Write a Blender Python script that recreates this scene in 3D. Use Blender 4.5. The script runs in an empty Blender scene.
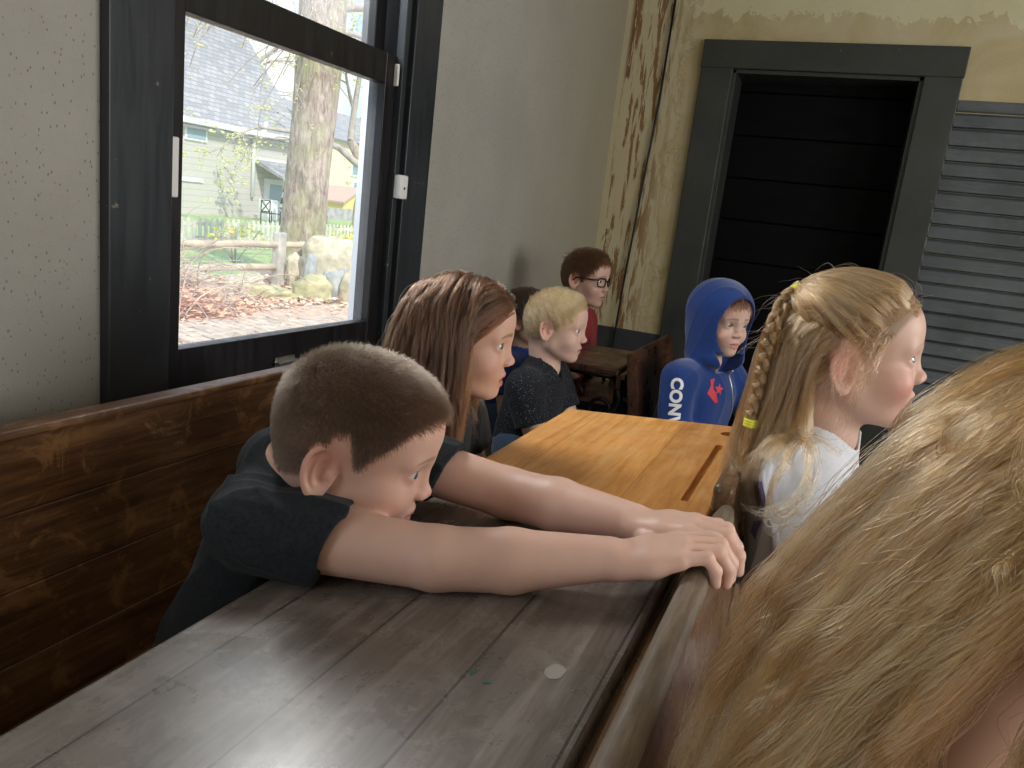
import bpy, bmesh, math, random
import numpy as np
from math import radians, sin, cos, pi
from mathutils import Vector, Matrix, noise as mnoise

SC = bpy.context.scene
COL = SC.collection

# ------------------------------------------------------------------ camera
cam_d = bpy.data.cameras.new('camera')
cam = bpy.data.objects.new('camera', cam_d)
COL.objects.link(cam)
cam_d.sensor_width = 36.0
cam_d.lens = 780.0 / 1024.0 * 36.0
cam_d.clip_start = 0.02
cam_d.clip_end = 400
CAM_M = Matrix(((0.91571414, -0.18658118, 0.35588633, 0.0),
                (0.38543891, 0.15746975, -0.90919752, 0.0),
                (0.11359782, 0.96973746, 0.21611292, 1.12),
                (0, 0, 0, 1)))
cam.matrix_world = CAM_M
SC.camera = cam

# ------------------------------------------------------------------ view, world, sun, daylight
SC.view_settings.view_transform = 'Standard'
SC.view_settings.look = 'None'
SC.view_settings.gamma = 1.0
SC.view_settings.use_curve_mapping = False
SC.view_settings.exposure = 0.28

world = bpy.data.worlds.new('sky')
SC.world = world
world.use_nodes = True
wn, wl = world.node_tree.nodes, world.node_tree.links
wn.clear()
w_out = wn.new('ShaderNodeOutputWorld')
w_bg = wn.new('ShaderNodeBackground')
w_tc = wn.new('ShaderNodeTexCoord')
w_map = wn.new('ShaderNodeMapping')
w_map.inputs['Scale'].default_value = (1.0, 1.0, 2.2)
w_noise = wn.new('ShaderNodeTexNoise')
w_noise.inputs['Scale'].default_value = 3.5
w_noise.inputs['Detail'].default_value = 6
w_ramp = wn.new('ShaderNodeValToRGB')
w_ramp.color_ramp.elements[0].position = 0.44
w_ramp.color_ramp.elements[0].color = (0.40, 0.64, 0.95, 1)
w_ramp.color_ramp.elements[1].position = 0.60
w_ramp.color_ramp.elements[1].color = (1.0, 1.0, 1.0, 1)
wl.new(w_tc.outputs['Generated'], w_map.inputs['Vector'])
wl.new(w_map.outputs['Vector'], w_noise.inputs['Vector'])
wl.new(w_noise.outputs['Fac'], w_ramp.inputs['Fac'])
wl.new(w_ramp.outputs['Color'], w_bg.inputs['Color'])
w_bg.inputs['Strength'].default_value = 1.1
wl.new(w_bg.outputs['Background'], w_out.inputs['Surface'])

def add_light(name, kind, loc, direction, energy, color=(1, 1, 1), size=1.0, size_y=None, portal=False):
    l = bpy.data.lights.new(name, kind)
    o = bpy.data.objects.new(name, l)
    COL.objects.link(o)
    o.location = loc
    o.rotation_euler = Vector(direction).to_track_quat('-Z', 'Y').to_euler()
    l.energy = energy
    l.color = color
    if kind == 'AREA':
        l.shape = 'RECTANGLE'
        l.size = size
        l.size_y = size_y or size
        if portal:
            l.cycles.is_portal = True
    if kind == 'SUN':
        l.angle = radians(size)
    return o

add_light('sun', 'SUN', (5, -5, 12), (-0.72, 0.42, -0.80), 3.3, (1.0, 0.95, 0.86), 1.0)
# daylight entering at the far side's windows and at those behind the photographer
add_light('daylight_right_window_1', 'AREA', (2.62, 1.9, 1.55), (-1, 0, -0.12), 33, (1.0, 0.97, 0.93), 1.3, 1.0)
add_light('daylight_right_window_2', 'AREA', (2.62, -0.5, 1.55), (-1, 0, -0.12), 30, (1.0, 0.97, 0.93), 1.3, 1.0)
add_light('daylight_left_window_2', 'AREA', (-1.22, -0.9, 1.35), (1, 0, -0.1), 9, (0.97, 0.99, 1.0), 1.0, 1.3)
add_light('added_lamp_left_window', 'AREA', (-1.55, 1.45, 2.15), (1, -0.1, -0.75), 32, (1.0, 0.99, 0.97), 0.85, 0.5)  # added lamp outside, above the view, strengthening the light from this window
add_light('window_portal_left', 'AREA', (-1.30, 1.48, 1.45), (1, 0, 0), 1, (1, 1, 1), 1.5, 0.8, portal=True)

# ------------------------------------------------------------------ helpers
def link(name, me, material=None, parent=None):
    o = bpy.data.objects.new(name, me)
    COL.objects.link(o)
    if material is not None:
        ms = material if isinstance(material, (list, tuple)) else [material]
        for m in ms:
            me.materials.append(m)
    if parent is not None:
        o.parent = parent
    return o

def thing(name, label, cat, loc=(0, 0, 0), group=None):
    o = bpy.data.objects.new(name, None)
    COL.objects.link(o)
    o.location = loc
    o.empty_display_size = 0.05
    tag(o, label, cat, group)
    # children are built in world coordinates
    return o

def tag(o, label=None, cat=None, group=None, kind=None):
    if label: o['label'] = label
    if cat: o['category'] = cat
    if group: o['group'] = group
    if kind: o['kind'] = kind
    return o

def adopt(o, parent):
    """parent a mesh built in world coordinates to an Empty"""
    o.parent = parent
    o.matrix_parent_inverse = Matrix.Translation(parent.location).inverted()
    return o

def finish(name, bm, material, parent=None, smooth=False, auto=None):
    me = bpy.data.meshes.new(name)
    bmesh.ops.recalc_face_normals(bm, faces=bm.faces[:])
    bm.to_mesh(me)
    bm.free()
    if smooth:
        me.polygons.foreach_set('use_smooth', [True] * len(me.polygons))
        if auto:
            try: me.set_sharp_from_angle(angle=radians(auto))
            except Exception: pass
    o = link(name, me, material)
    if parent is not None:
        adopt(o, parent)
    return o

def struct(name, bm, material, smooth=False, auto=None):
    o = finish(name, bm, material, None, smooth, auto)
    o['kind'] = 'structure'
    return o

def add_box(bm, lo, hi, bev=0.0, seg=2, mat=0, M=None):
    r = bmesh.ops.create_cube(bm, size=1.0)
    vs = r['verts']
    c = [(a + b) / 2 for a, b in zip(lo, hi)]
    s = [abs(b - a) for a, b in zip(lo, hi)]
    for v in vs:
        v.co = Vector((c[0] + v.co.x * s[0], c[1] + v.co.y * s[1], c[2] + v.co.z * s[2]))
    fs = set()
    for v in vs:
        fs.update(v.link_faces)
    if bev > 0:
        es = set()
        for v in vs: es.update(v.link_edges)
        rr = bmesh.ops.bevel(bm, geom=list(es), offset=bev, segments=seg, affect='EDGES', profile=0.5)
        fs = set(rr['faces'])
        vs = set()
        for f in fs: vs.update(f.verts)
        for v in list(vs):
            fs.update(v.link_faces)
        vs = set()
        for f in fs: vs.update(f.verts)
    for f in fs: f.material_index = mat
    if M is not None:
        for v in vs: v.co = M @ v.co
    return vs

def add_prism(bm, pts, axis, a, b, mat=0):
    """extrude a 2D outline: axis 'x': pts=(y,z); 'y': pts=(x,z); 'z': pts=(x,y)"""
    def mk(p, t):
        return {'x': (t, p[0], p[1]), 'y': (p[0], t, p[1]), 'z': (p[0], p[1], t)}[axis]
    va = [bm.verts.new(mk(p, a)) for p in pts]
    vb = [bm.verts.new(mk(p, b)) for p in pts]
    fs = [bm.faces.new(va), bm.faces.new(vb[::-1])]
    n = len(pts)
    for i in range(n):
        fs.append(bm.faces.new((va[i], vb[i], vb[(i + 1) % n], va[(i + 1) % n])))
    for f in fs: f.material_index = mat
    return va + vb

def frames(pts):
    P = [Vector(p) for p in pts]
    T = []
    for i in range(len(P)):
        t = P[min(i + 1, len(P) - 1)] - P[max(i - 1, 0)]
        T.append(t.normalized() if t.length > 1e-9 else Vector((0, 0, 1)))
    up = Vector((0, 0, 1)) if abs(T[0].z) < 0.9 else Vector((1, 0, 0))
    n = T[0].cross(up).normalized()
    out = []
    for i, t in enumerate(T):
        n = (n - t * n.dot(t))
        if n.length < 1e-6: n = t.orthogonal()
        n.normalize()
        out.append((P[i], t, n, t.cross(n)))
    return out

def add_tube(bm, pts, r, seg=8, mat=0, cap=True):
    F = frames(pts)
    rs = r if isinstance(r, (list, tuple)) else [r] * len(pts)
    rings = []
    for (p, t, n, b), rr in zip(F, rs):
        rings.append([bm.verts.new(p + (n * cos(2 * pi * k / seg) + b * sin(2 * pi * k / seg)) * rr) for k in range(seg)])
    for i in range(len(rings) - 1):
        for k in range(seg):
            f = bm.faces.new((rings[i][k], rings[i][(k + 1) % seg], rings[i + 1][(k + 1) % seg], rings[i + 1][k]))
            f.material_index = mat
            f.smooth = True
    if cap:
        bm.faces.new(rings[0][::-1]).material_index = mat
        bm.faces.new(rings[-1]).material_index = mat

def boolean_cut(o, cutters):
    for c in cutters:
        m = o.modifiers.new('cut', 'BOOLEAN')
        m.operation = 'DIFFERENCE'
        m.solver = 'EXACT'
        m.object = c
    dg = bpy.context.evaluated_depsgraph_get()
    me = bpy.data.meshes.new_from_object(o.evaluated_get(dg))
    o.modifiers.clear()
    me.polygons.foreach_set('use_smooth', [False] * len(me.polygons))
    old = o.data
    o.data = me
    bpy.data.meshes.remove(old)
    for c in cutters:
        bpy.data.objects.remove(c)

# ------------------------------------------------------------------ materials
class NT:
    def __init__(s, name):
        s.m = bpy.data.materials.new(name)
        s.m.use_nodes = True
        s.n, s.l = s.m.node_tree.nodes, s.m.node_tree.links
        s.b = s.n['Principled BSDF']
        s.out = s.n['Material Output']
    def new(s, t, **kw):
        n = s.n.new(t)
        for k, v in kw.items():
            if k.startswith('_'): setattr(n, k[1:], v)
            else: n.inputs[k.replace('__', ' ')].default_value = v
        return n
    def coords(s, kind='Object', scale=(1, 1, 1), rot=(0, 0, 0), loc=(0, 0, 0)):
        tc = s.new('ShaderNodeTexCoord')
        mp = s.new('ShaderNodeMapping')
        mp.inputs['Scale'].default_value = scale
        mp.inputs['Rotation'].default_value = rot
        mp.inputs['Location'].default_value = loc
        s.l.new(tc.outputs[kind], mp.inputs['Vector'])
        return mp.outputs['Vector']
    def noise(s, vec, scale, detail=4, rough=0.55, dist=0.0):
        n = s.new('ShaderNodeTexNoise', Scale=scale, Detail=detail, Roughness=rough, Distortion=dist)
        s.l.new(vec, n.inputs['Vector'])
        return n.outputs['Fac']
    def ramp(s, fac, stops, interp='LINEAR'):
        r = s.new('ShaderNodeValToRGB')
        cr = r.color_ramp
        cr.interpolation = interp
        while len(cr.elements) < len(stops): cr.elements.new(0.5)
        for e, (p, c) in zip(cr.elements, stops):
            e.position = p
            e.color = (c if isinstance(c, (tuple, list)) else (c, c, c)) [:3] + (1,) if isinstance(c, tuple) else (c, c, c, 1)
        s.l.new(fac, r.inputs['Fac'])
        return r.outputs['Color']
    def mix(s, fac, a, b, blend='MIX'):
        m = s.new('ShaderNodeMix', _data_type='RGBA', _blend_type=blend)
        for sock, v in ((m.inputs[0], fac), (m.inputs[6], a), (m.inputs[7], b)):
            if hasattr(v, 'is_linked'): s.l.new(v, sock)
            elif isinstance(v, (int, float)): sock.default_value = v
            else: sock.default_value = tuple(v) + (1,)
        return m.outputs[2]
    def math(s, op, a, b=None, clamp=False):
        m = s.new('ShaderNodeMath', _operation=op, _use_clamp=clamp)
        for sock, v in zip(m.inputs, (a, b)):
            if v is None: continue
            if hasattr(v, 'is_linked'): s.l.new(v, sock)
            else: sock.default_value = v
        return m.outputs[0]
    def base(s, c):
        if hasattr(c, 'is_linked'): s.l.new(c, s.b.inputs['Base Color'])
        else: s.b.inputs['Base Color'].default_value = tuple(c) + (1,)
        return s
    def rough(s, r):
        if hasattr(r, 'is_linked'): s.l.new(r, s.b.inputs['Roughness'])
        else: s.b.inputs['Roughness'].default_value = r
        return s
    def spec(s, v): s.b.inputs['Specular IOR Level'].default_value = v; return s
    def bump(s, h, strength=0.3, dist=0.002, prev=None):
        b = s.new('ShaderNodeBump', Strength=strength, Distance=dist)
        s.l.new(h, b.inputs['Height'])
        if prev: s.l.new(prev, b.inputs['Normal'])
        s.l.new(b.outputs['Normal'], s.b.inputs['Normal'])
        return b.outputs['Normal']

def simple(name, color, rough=0.5, metal=0.0, var=0.0, scale=20, bump=0.0, bdist=0.001, emit=None):
    t = NT(name)
    v = t.coords()
    if var:
        n = t.noise(v, scale)
        c2 = tuple(min(1, x * (1 - var)) for x in color)
        c3 = tuple(min(1, x * (1 + var)) for x in color)
        t.base(t.ramp(n, [(0.35, c2), (0.65, c3)]))
        if bump: t.bump(n, bump, bdist)
    else:
        t.base(color)
    t.rough(rough)
    t.b.inputs['Metallic'].default_value = metal
    return t.m

def wood(name, dark, mid, light, rough=(0.35, 0.6), grain_axis='y', plank=0.0, plank_axis='x', plank_off=0.0,
         worn=None, worn_amt=0.5, bump=0.25, scale=1.0, seed=0.0, line_w=0.0014, line_amt=1.0, coat=0.0):
    """planked, grained timber; grain runs along grain_axis, boards repeat along plank_axis every `plank` metres"""
    t = NT(name)
    st = {'x': (3, 42, 42), 'y': (42, 3, 42), 'z': (42, 42, 3)}[grain_axis]
    tc = t.new('ShaderNodeTexCoord')
    sep = t.new('ShaderNodeSeparateXYZ')
    t.l.new(tc.outputs['Object'], sep.inputs[0])
    vec = tc.outputs['Object']
    if plank:
        ax = sep.outputs[plank_axis.upper()]
        u = t.math('DIVIDE', t.math('ADD', ax, plank_off), plank)
        idx = t.math('FLOOR', u)
        fr = t.math('SUBTRACT', u, idx)
        edge = t.math('MINIMUM', fr, t.math('SUBTRACT', 1.0, fr))
        line = t.math('LESS_THAN', edge, line_w / plank)
        wn_ = t.new('ShaderNodeTexWhiteNoise', _noise_dimensions='1D')
        t.l.new(t.math('ADD', idx, seed), wn_.inputs['W'])
        off = t.new('ShaderNodeVectorMath', _operation='SCALE')
        t.l.new(wn_.outputs['Color'], off.inputs[0]); off.inputs['Scale'].default_value = 7.0
        ad = t.new('ShaderNodeVectorMath', _operation='ADD')
        t.l.new(vec, ad.inputs[0]); t.l.new(off.outputs[0], ad.inputs[1])
        vec = ad.outputs[0]
    mp = t.new('ShaderNodeMapping'); mp.inputs['Scale'].default_value = tuple(x * scale for x in st)
    mp.inputs['Location'].default_value = (seed, seed * 2, seed * 3)
    t.l.new(vec, mp.inputs['Vector'])
    g = t.noise(mp.outputs['Vector'], 1.0, 6, 0.65, 0.8)
    mp2 = t.new('ShaderNodeMapping'); mp2.inputs['Scale'].default_value = tuple(x * 5 * scale for x in st)
    t.l.new(vec, mp2.inputs['Vector'])
    g2 = t.noise(mp2.outputs['Vector'], 1.0, 3, 0.6)
    gg = t.math('ADD', t.math('MULTIPLY', g, 0.7), t.math('MULTIPLY', g2, 0.3))
    c = t.ramp(gg, [(0.36, dark), (0.5, mid), (0.64, light)])
    blot = t.noise(t.coords(loc=(seed, 0, 0)), 7.0, 5, 0.6, 0.5)
    c = t.mix(t.math('MULTIPLY', t.ramp(blot, [(0.4, 0.0), (0.7, 1.0)]), 0.45), c, dark)
    if plank:
        tone = t.ramp(wn_.outputs['Value'], [(0.0, 0.86), (1.0, 1.06)])
        c = t.mix(1.0, c, tone, 'MULTIPLY')
    if worn:
        wv = t.noise(t.coords(loc=(seed, 3, 1)), 11.0, 8, 0.72, 1.0)
        c = t.mix(t.math('MULTIPLY', t.ramp(wv, [(0.52, 0.0), (0.60, 1.0)]), worn_amt), c, worn)
    h = gg
    if plank:
        c = t.mix(t.math('MULTIPLY', line, line_amt), c, tuple(x * 0.12 for x in dark))
        h = t.math('SUBTRACT', gg, t.math('MULTIPLY', line, 1.2))
    t.base(c)
    rn = t.noise(t.coords(loc=(9, seed, 0)), 16.0, 6, 0.7)
    t.rough(t.ramp(rn, [(0.35, rough[0]), (0.65, rough[1])]))
    t.bump(h, bump, 0.0015)
    if coat:
        t.b.inputs['Coat Weight'].default_value = coat; t.b.inputs['Coat Roughness'].default_value = 0.36
    return t.m

MT = {}
# near wall: off-white paper with dark specks
t = NT('speckled_wallpaper')
v = t.coords(scale=(1, 1, 1))
vo = t.new('ShaderNodeTexVoronoi', Scale=125.0, Randomness=1.0)
nz = t.new('ShaderNodeTexNoise', Scale=60.0)
mxv = t.new('ShaderNodeMix', _data_type='VECTOR'); mxv.inputs[0].default_value = 0.012
t.l.new(v, mxv.inputs[4]); t.l.new(nz.outputs['Color'], mxv.inputs[5])
mp = t.new('ShaderNodeMapping'); mp.inputs['Scale'].default_value = (1, 1.0, 0.55)
t.l.new(mxv.outputs[1], mp.inputs[0]); t.l.new(mp.outputs[0], vo.inputs['Vector'])
dots = t.ramp(vo.outputs['Distance'], [(0.10, 1.0), (0.20, 0.0)])
sel = t.ramp(vo.outputs['Color'], [(0.28, 0.0), (0.33, 1.0)])
dots = t.math('MULTIPLY', dots, sel)
sepn = t.new('ShaderNodeSeparateXYZ'); t.l.new(t.coords(), sepn.inputs[0])
# the paper browns towards the far corner
blot = t.noise(t.coords(), 2.6, 5, 0.6)
basec = t.ramp(blot, [(0.3, (0.315, 0.300, 0.265)), (0.7, (0.375, 0.362, 0.325))])
corner_brown = t.ramp(t.math('DIVIDE', t.math('ADD', sepn.outputs['Y'], t.math('MULTIPLY', blot, 0.6)), 4.4), [(0.62, 0.0), (0.98, 1.0)])
basec = t.mix(t.math('MULTIPLY', corner_brown, 0.75), basec, (0.34, 0.29, 0.18))
t.base(t.mix(t.math('MULTIPLY', dots, 0.75), basec, (0.10, 0.075, 0.05)))
t.rough(0.75)
vb = t.new('ShaderNodeTexVoronoi', Scale=210.0)
t.l.new(t.coords(), vb.inputs['Vector'])
t.bump(t.math('ADD', vb.outputs['Distance'], t.noise(t.coords(), 30, 3)), 0.5, 0.0015)
MT['wall_left'] = t.m

# back wall: yellowed paper, peeled and rust stained in the corner
t = NT('stained_yellow_wallpaper')
tc = t.new('ShaderNodeTexCoord'); sp = t.new('ShaderNodeSeparateXYZ')
t.l.new(tc.outputs['Object'], sp.inputs[0])
X, Z = sp.outputs['X'], sp.outputs['Z']
n1 = t.noise(t.coords(scale=(1, 1, 1)), 3.2, 6, 0.6, 0.6)
n2 = t.noise(t.coords(scale=(22.0, 1, 2.6)), 1.6, 8, 0.68, 0.35)
n3 = t.noise(t.coords(scale=(1, 1, 0.7)), 9.0, 6, 0.7, 0.8)
yel = t.ramp(n1, [(0.3, (0.40, 0.315, 0.150)), (0.5, (0.50, 0.42, 0.24)), (0.7, (0.57, 0.505, 0.34))])
toph = t.ramp(t.math('ADD', Z, t.math('MULTIPLY', n3, 0.25)), [(0.0, 0.0), (1.0, 1.0)])
pale = t.math('GREATER_THAN', t.math('ADD', t.math('MULTIPLY', Z, 1.0), t.math('MULTIPLY', n3, 0.30)), 2.24)
c = t.mix(t.math('MULTIPLY', pale, 0.6), yel, (0.70, 0.66, 0.44))
# distance from the corner (x=-1.15)
dx = t.math('ADD', X, 1.15)
strip = t.ramp(t.math('ADD', dx, t.math('MULTIPLY', t.math('SUBTRACT', n3, 0.5), 0.35)), [(0.30, 1.0), (0.33, 0.0)])
c = t.mix(t.math('MULTIPLY', strip, 0.65), c, (0.55, 0.49, 0.33))
rim = t.ramp(t.math('ABSOLUTE', t.math('SUBTRACT', t.math('ADD', dx, t.math('MULTIPLY', t.math('SUBTRACT', n3, 0.5), 0.35)), 0.315)), [(0.0, 1.0), (0.012, 0.0)])
c = t.mix(t.math('MULTIPLY', rim, 0.35), c, (0.22, 0.13, 0.05))
band = t.math('MULTIPLY', t.ramp(dx, [(0.02, 0.0), (0.04, 1.0), (0.20, 1.0), (0.27, 0.0)]), t.ramp(n2, [(0.53, 0.0), (0.545, 1.0)]))
c = t.mix(band, c, (0.15, 0.062, 0.022))
band2 = t.math('MULTIPLY', t.ramp(dx, [(0.03, 0.0), (0.06, 1.0), (0.24, 1.0), (0.36, 0.0)]), t.ramp(n2, [(0.50, 0.0), (0.53, 1.0)]))
c = t.mix(t.math('MULTIPLY', band2, 0.5), c, (0.33, 0.20, 0.08))
t.base(c)
t.rough(0.8)
vb = t.new('ShaderNodeTexVoronoi', Scale=120.0)
t.l.new(tc.outputs['Object'], vb.inputs['Vector'])
bmp = t.math('ADD', t.math('MULTIPLY', vb.outputs['Distance'], 0.6), t.math('MULTIPLY', t.math('ADD', band, strip), -1.2))
t.bump(bmp, 0.45, 0.002)
MT['wall_back'] = t.m
MT['wall_plain'] = simple('aged_plaster', (0.55, 0.5, 0.36), 0.8, var=0.12, scale=3)
MT['ceiling'] = simple('aged_ceiling_paint', (0.6, 0.58, 0.5), 0.8, var=0.08, scale=2)

def painted(name, col, chip=(0.30, 0.27, 0.22), rough=(0.28, 0.5), amt=1.0, axis='z'):
    t = NT(name)
    sc = {'x': (4, 40, 40), 'y': (40, 4, 40), 'z': (40, 40, 4)}[axis]
    g = t.noise(t.coords(scale=sc), 1.0, 5, 0.6, 0.4)
    b = t.noise(t.coords(), 5.0, 5, 0.6)
    c = t.ramp(b, [(0.3, tuple(x * 0.75 for x in col)), (0.7, tuple(x * 1.3 for x in col))])
    ch = t.noise(t.coords(), 34.0, 7, 0.75, 0.4)
    chips = t.ramp(ch, [(0.66, 0.0), (0.68, 1.0)])
    c = t.mix(t.math('MULTIPLY', chips, 0.5 * amt), c, chip)
    t.base(c)
    t.rough(t.ramp(g, [(0.35, rough[0]), (0.65, rough[1])]))
    t.bump(t.math('SUBTRACT', g, t.math('MULTIPLY', chips, 0.6)), 0.3, 0.0012)
    return t.m
MT['trim'] = painted('charcoal_trim_paint', (0.022, 0.026, 0.031))
MT['sash'] = painted('black_sash_paint', (0.009, 0.008, 0.009), amt=0.4)
MT['door_trim'] = painted('grey_door_casing_paint', (0.034, 0.037, 0.033), rough=(0.35, 0.55))
MT['door'] = painted('black_door_paint', (0.0025, 0.0025, 0.003), amt=0.05, rough=(0.6, 0.8), axis='x')
MT['door'].node_tree.nodes['Principled BSDF'].inputs['Specular IOR Level'].default_value = 0.12
MT['slats'] = painted('blue_grey_board_paint', (0.085, 0.096, 0.103), rough=(0.18, 0.32), axis='x')
MT['dado'] = painted('dark_dado_paint', (0.030, 0.034, 0.038), rough=(0.4, 0.6), axis='x')
MT['bench'] = wood('worn_brown_bench_wood', (0.050, 0.020, 0.008), (0.125, 0.055, 0.020), (0.22, 0.11, 0.045), (0.34, 0.58), 'y',
                   0.0, 'z', -0.005, worn=(0.34, 0.17, 0.065), worn_amt=0.55, bump=0.3, seed=2)
MT['gold_desk'] = wood('golden_oak_desktop', (0.52, 0.21, 0.045), (0.70, 0.325, 0.090), (0.82, 0.44, 0.15), (0.28, 0.46), 'y', 0.178, 'x', 0.045, line_w=0.0008, line_amt=0.5,
                       worn=(0.62, 0.38, 0.17), worn_amt=0.35, bump=0.12, seed=5)
MT['grey_desk'] = wood('weathered_grey_brown_desktop', (0.088, 0.070, 0.058), (0.160, 0.132, 0.113), (0.26, 0.22, 0.195), (0.22, 0.36), 'y', 0.105, 'x', 0.01, line_w=0.0013, line_amt=0.8, coat=0.3,
                       worn=(0.27, 0.235, 0.205), worn_amt=0.35, bump=0.16, seed=8)
MT['red_desk'] = wood('dark_red_brown_wood', (0.030, 0.012, 0.007), (0.075, 0.032, 0.018), (0.13, 0.06, 0.03), (0.22, 0.42), 'y', 0.11, 'x', 0.0, bump=0.12, seed=3)
MT['seat_back'] = wood('varnished_brown_seat_wood', (0.075, 0.036, 0.016), (0.15, 0.078, 0.036), (0.23, 0.13, 0.065), (0.20, 0.42), 'y', 0.0, bump=0.12, seed=4,
                       worn=(0.25, 0.16, 0.09), worn_amt=0.35)
MT['ridge'] = wood('bare_worn_ridge_wood', (0.085, 0.058, 0.036), (0.17, 0.125, 0.085), (0.26, 0.20, 0.145), (0.4, 0.6), 'y', 0.0, bump=0.35, seed=6, scale=1.6)
MT['iron'] = simple('black_cast_iron', (0.012, 0.012, 0.013), 0.35, 0.6, var=0.3, scale=60, bump=0.2)
MT['floor'] = wood('dark_floor_boards', (0.02, 0.014, 0.01), (0.05, 0.035, 0.025), (0.09, 0.065, 0.045), (0.4, 0.7), 'y', 0.09, 'x', 0.0, bump=0.3, seed=1)
MT['white_plastic'] = simple('white_plastic', (0.75, 0.75, 0.73), 0.4)
MT['steel'] = simple('brushed_steel', (0.6, 0.6, 0.6), 0.3, 1.0, var=0.1, scale=80)
MT['dark_hole'] = simple('black_hole', (0.004, 0.004, 0.004), 0.8)

# window glass: old pane, pale haze mixed in to wash out the view
t = NT('hazed_window_glass')
t.n.remove(t.b)
tr = t.new('ShaderNodeBsdfTransparent'); tr.inputs['Color'].default_value = (0.97, 0.98, 0.98, 1)
gl = t.new('ShaderNodeBsdfGlossy', Roughness=0.02)
df = t.new('ShaderNodeBsdfTranslucent'); df.inputs['Color'].default_value = (0.9, 0.92, 0.95, 1)
fr = t.new('ShaderNodeFresnel', IOR=1.45)
m1 = t.new('ShaderNodeMixShader'); m2 = t.new('ShaderNodeMixShader')
t.l.new(t.math('MULTIPLY', fr.outputs[0], 0.5), m1.inputs[0])
t.l.new(tr.outputs[0], m1.inputs[1]); t.l.new(gl.outputs[0], m1.inputs[2])
haze = t.ramp(t.noise(t.coords(), 3.0, 5, 0.6), [(0.3, 0.05), (0.8, 0.16)])
t.l.new(haze, m2.inputs[0]); t.l.new(m1.outputs[0], m2.inputs[1]); t.l.new(df.outputs[0], m2.inputs[2])
t.l.new(m2.outputs[0], t.out.inputs['Surface'])
MT['glass'] = t.m

# ------------------------------------------------------------------ room shell
XW, YB = -1.15, 3.87
XR, YF, ZC = 2.6, -2.6, 2.65
bm = bmesh.new()
W0, W1, WZ0, WZ1 = 1.07, 2.02, 0.665, 2.16         # left window opening in the wall
V0, V1, VZ0, VZ1 = -1.5, -0.3, 0.75, 2.1           # second left window behind the camera
th = 0.16
for (a, b, c_, d) in [(YF, V0, 0, ZC), (V0, V1, 0, VZ0), (V0, V1, VZ1, ZC), (V1, W0, 0, ZC), (W0, W1, 0, WZ0), (W0, W1, WZ1, ZC), (W1, YB + 0.15, 0, ZC)]:
    add_box(bm, (XW - th, a, c_), (XW, b, d))
struct('wall_left', bm, MT['wall_left'])
bm = bmesh.new()
DX0, DX1, DZ = -0.61, 0.18, 1.86
for (a, b, c_, d) in [(XW - 0.0, DX0, 0, ZC), (DX0, DX1, DZ, ZC), (DX1, XR, 0, ZC)]:
    add_box(bm, (a, YB, c_), (b, YB + 0.15, d))
struct('wall_back', bm, MT['wall_back'])
bm = bmesh.new()
for (a, b, c_, d) in [(YF, -1.2, 0, ZC), (-1.2, 0.2, 0, 0.95), (-1.2, 0.2, 2.15, ZC), (0.2, 1.2, 0, ZC), (1.2, 2.6, 0, 0.95), (1.2, 2.6, 2.15, ZC), (2.6, YB, 0, ZC)]:
    add_box(bm, (XR, a, c_), (XR + 0.12, b, d))
struct('wall_right', bm, MT['wall_plain'])
bm = bmesh.new(); add_box(bm, (XW - th, YF - 0.12, 0), (XR + 0.12, YF, ZC)); struct('wall_front', bm, MT['wall_plain'])
bm = bmesh.new(); add_box(bm, (XW - th, YF - 0.12, -0.1), (XR + 0.12, YB + 0.45, 0)); struct('floor', bm, MT['floor'])
bm = bmesh.new(); add_box(bm, (XW - th, YF - 0.12, ZC), (XR + 0.12, YB + 0.15, ZC + 0.1)); struct('ceiling', bm, MT['ceiling'])

# --- left window: casing, jambs, two sashes, glass
wf = bmesh.new()
add_box(wf, (XW, 0.965, 0.60), (XW + 0.022, 1.10, 2.30), 0.003)
add_box(wf, (XW, 1.905, 0.60), (XW + 0.022, 2.04, 2.30), 0.003)
add_box(wf, (XW, 0.94, 2.16), (XW + 0.026, 2.06, 2.30), 0.003)
add_box(wf, (XW, 0.93, 0.56), (XW + 0.045, 2.07, 0.595), 0.006)
add_box(wf, (XW, 0.965, 0.595), (XW + 0.022, 2.04, 0.672), 0.003)
# jamb liners and stops
add_box(wf, (XW - th, W0 - 0.002, WZ0), (XW + 0.004, W0 + 0.032, WZ1))
add_box(wf, (XW - 0.1, 1.888, WZ0), (XW + 0.004, 1.915, WZ1))
add_box(wf, (XW - 0.07, 1.905, WZ0), (XW + 0.0, 2.03, WZ1))
add_box(wf, (XW - th, W0, WZ0 - 0.004), (XW + 0.004, W1, WZ0 + 0.006))
add_box(wf, (XW - th, W0, WZ1 - 0.012), (XW + 0.004, W1, WZ1 + 0.002))
add_box(wf, (XW - 0.012, 1.87, WZ0), (XW + 0.012, 1.892, WZ1), 0.002)
win = struct('window_1', wf, MT['trim'])
def sash(name, x0, x1, z0, z1, bot, top, side, mat):
    b = bmesh.new()
    y0, y1 = W0 + 0.032, 1.872
    add_box(b, (x0, y0, z0), (x1, y0 + side, z1), 0.002)
    add_box(b, (x0, y1 - side, z0), (x1, y1, z1), 0.002)
    add_box(b, (x0 + 0.001, y0, z0), (x1 - 0.001, y1, z0 + bot), 0.002)
    add_box(b, (x0 + 0.001, y0, z1 - top), (x1 - 0.001, y1, z1), 0.002)
    return adopt(finish(name, b, mat), win)
sash('sash', XW - 0.045, XW - 0.008, 0.675, 1.475, 0.105, 0.075, 0.05, MT['sash'])
sash('sash', XW - 0.090, XW - 0.050, 1.415, 2.15, 0.06, 0.05, 0.05, MT['sash'])
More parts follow.
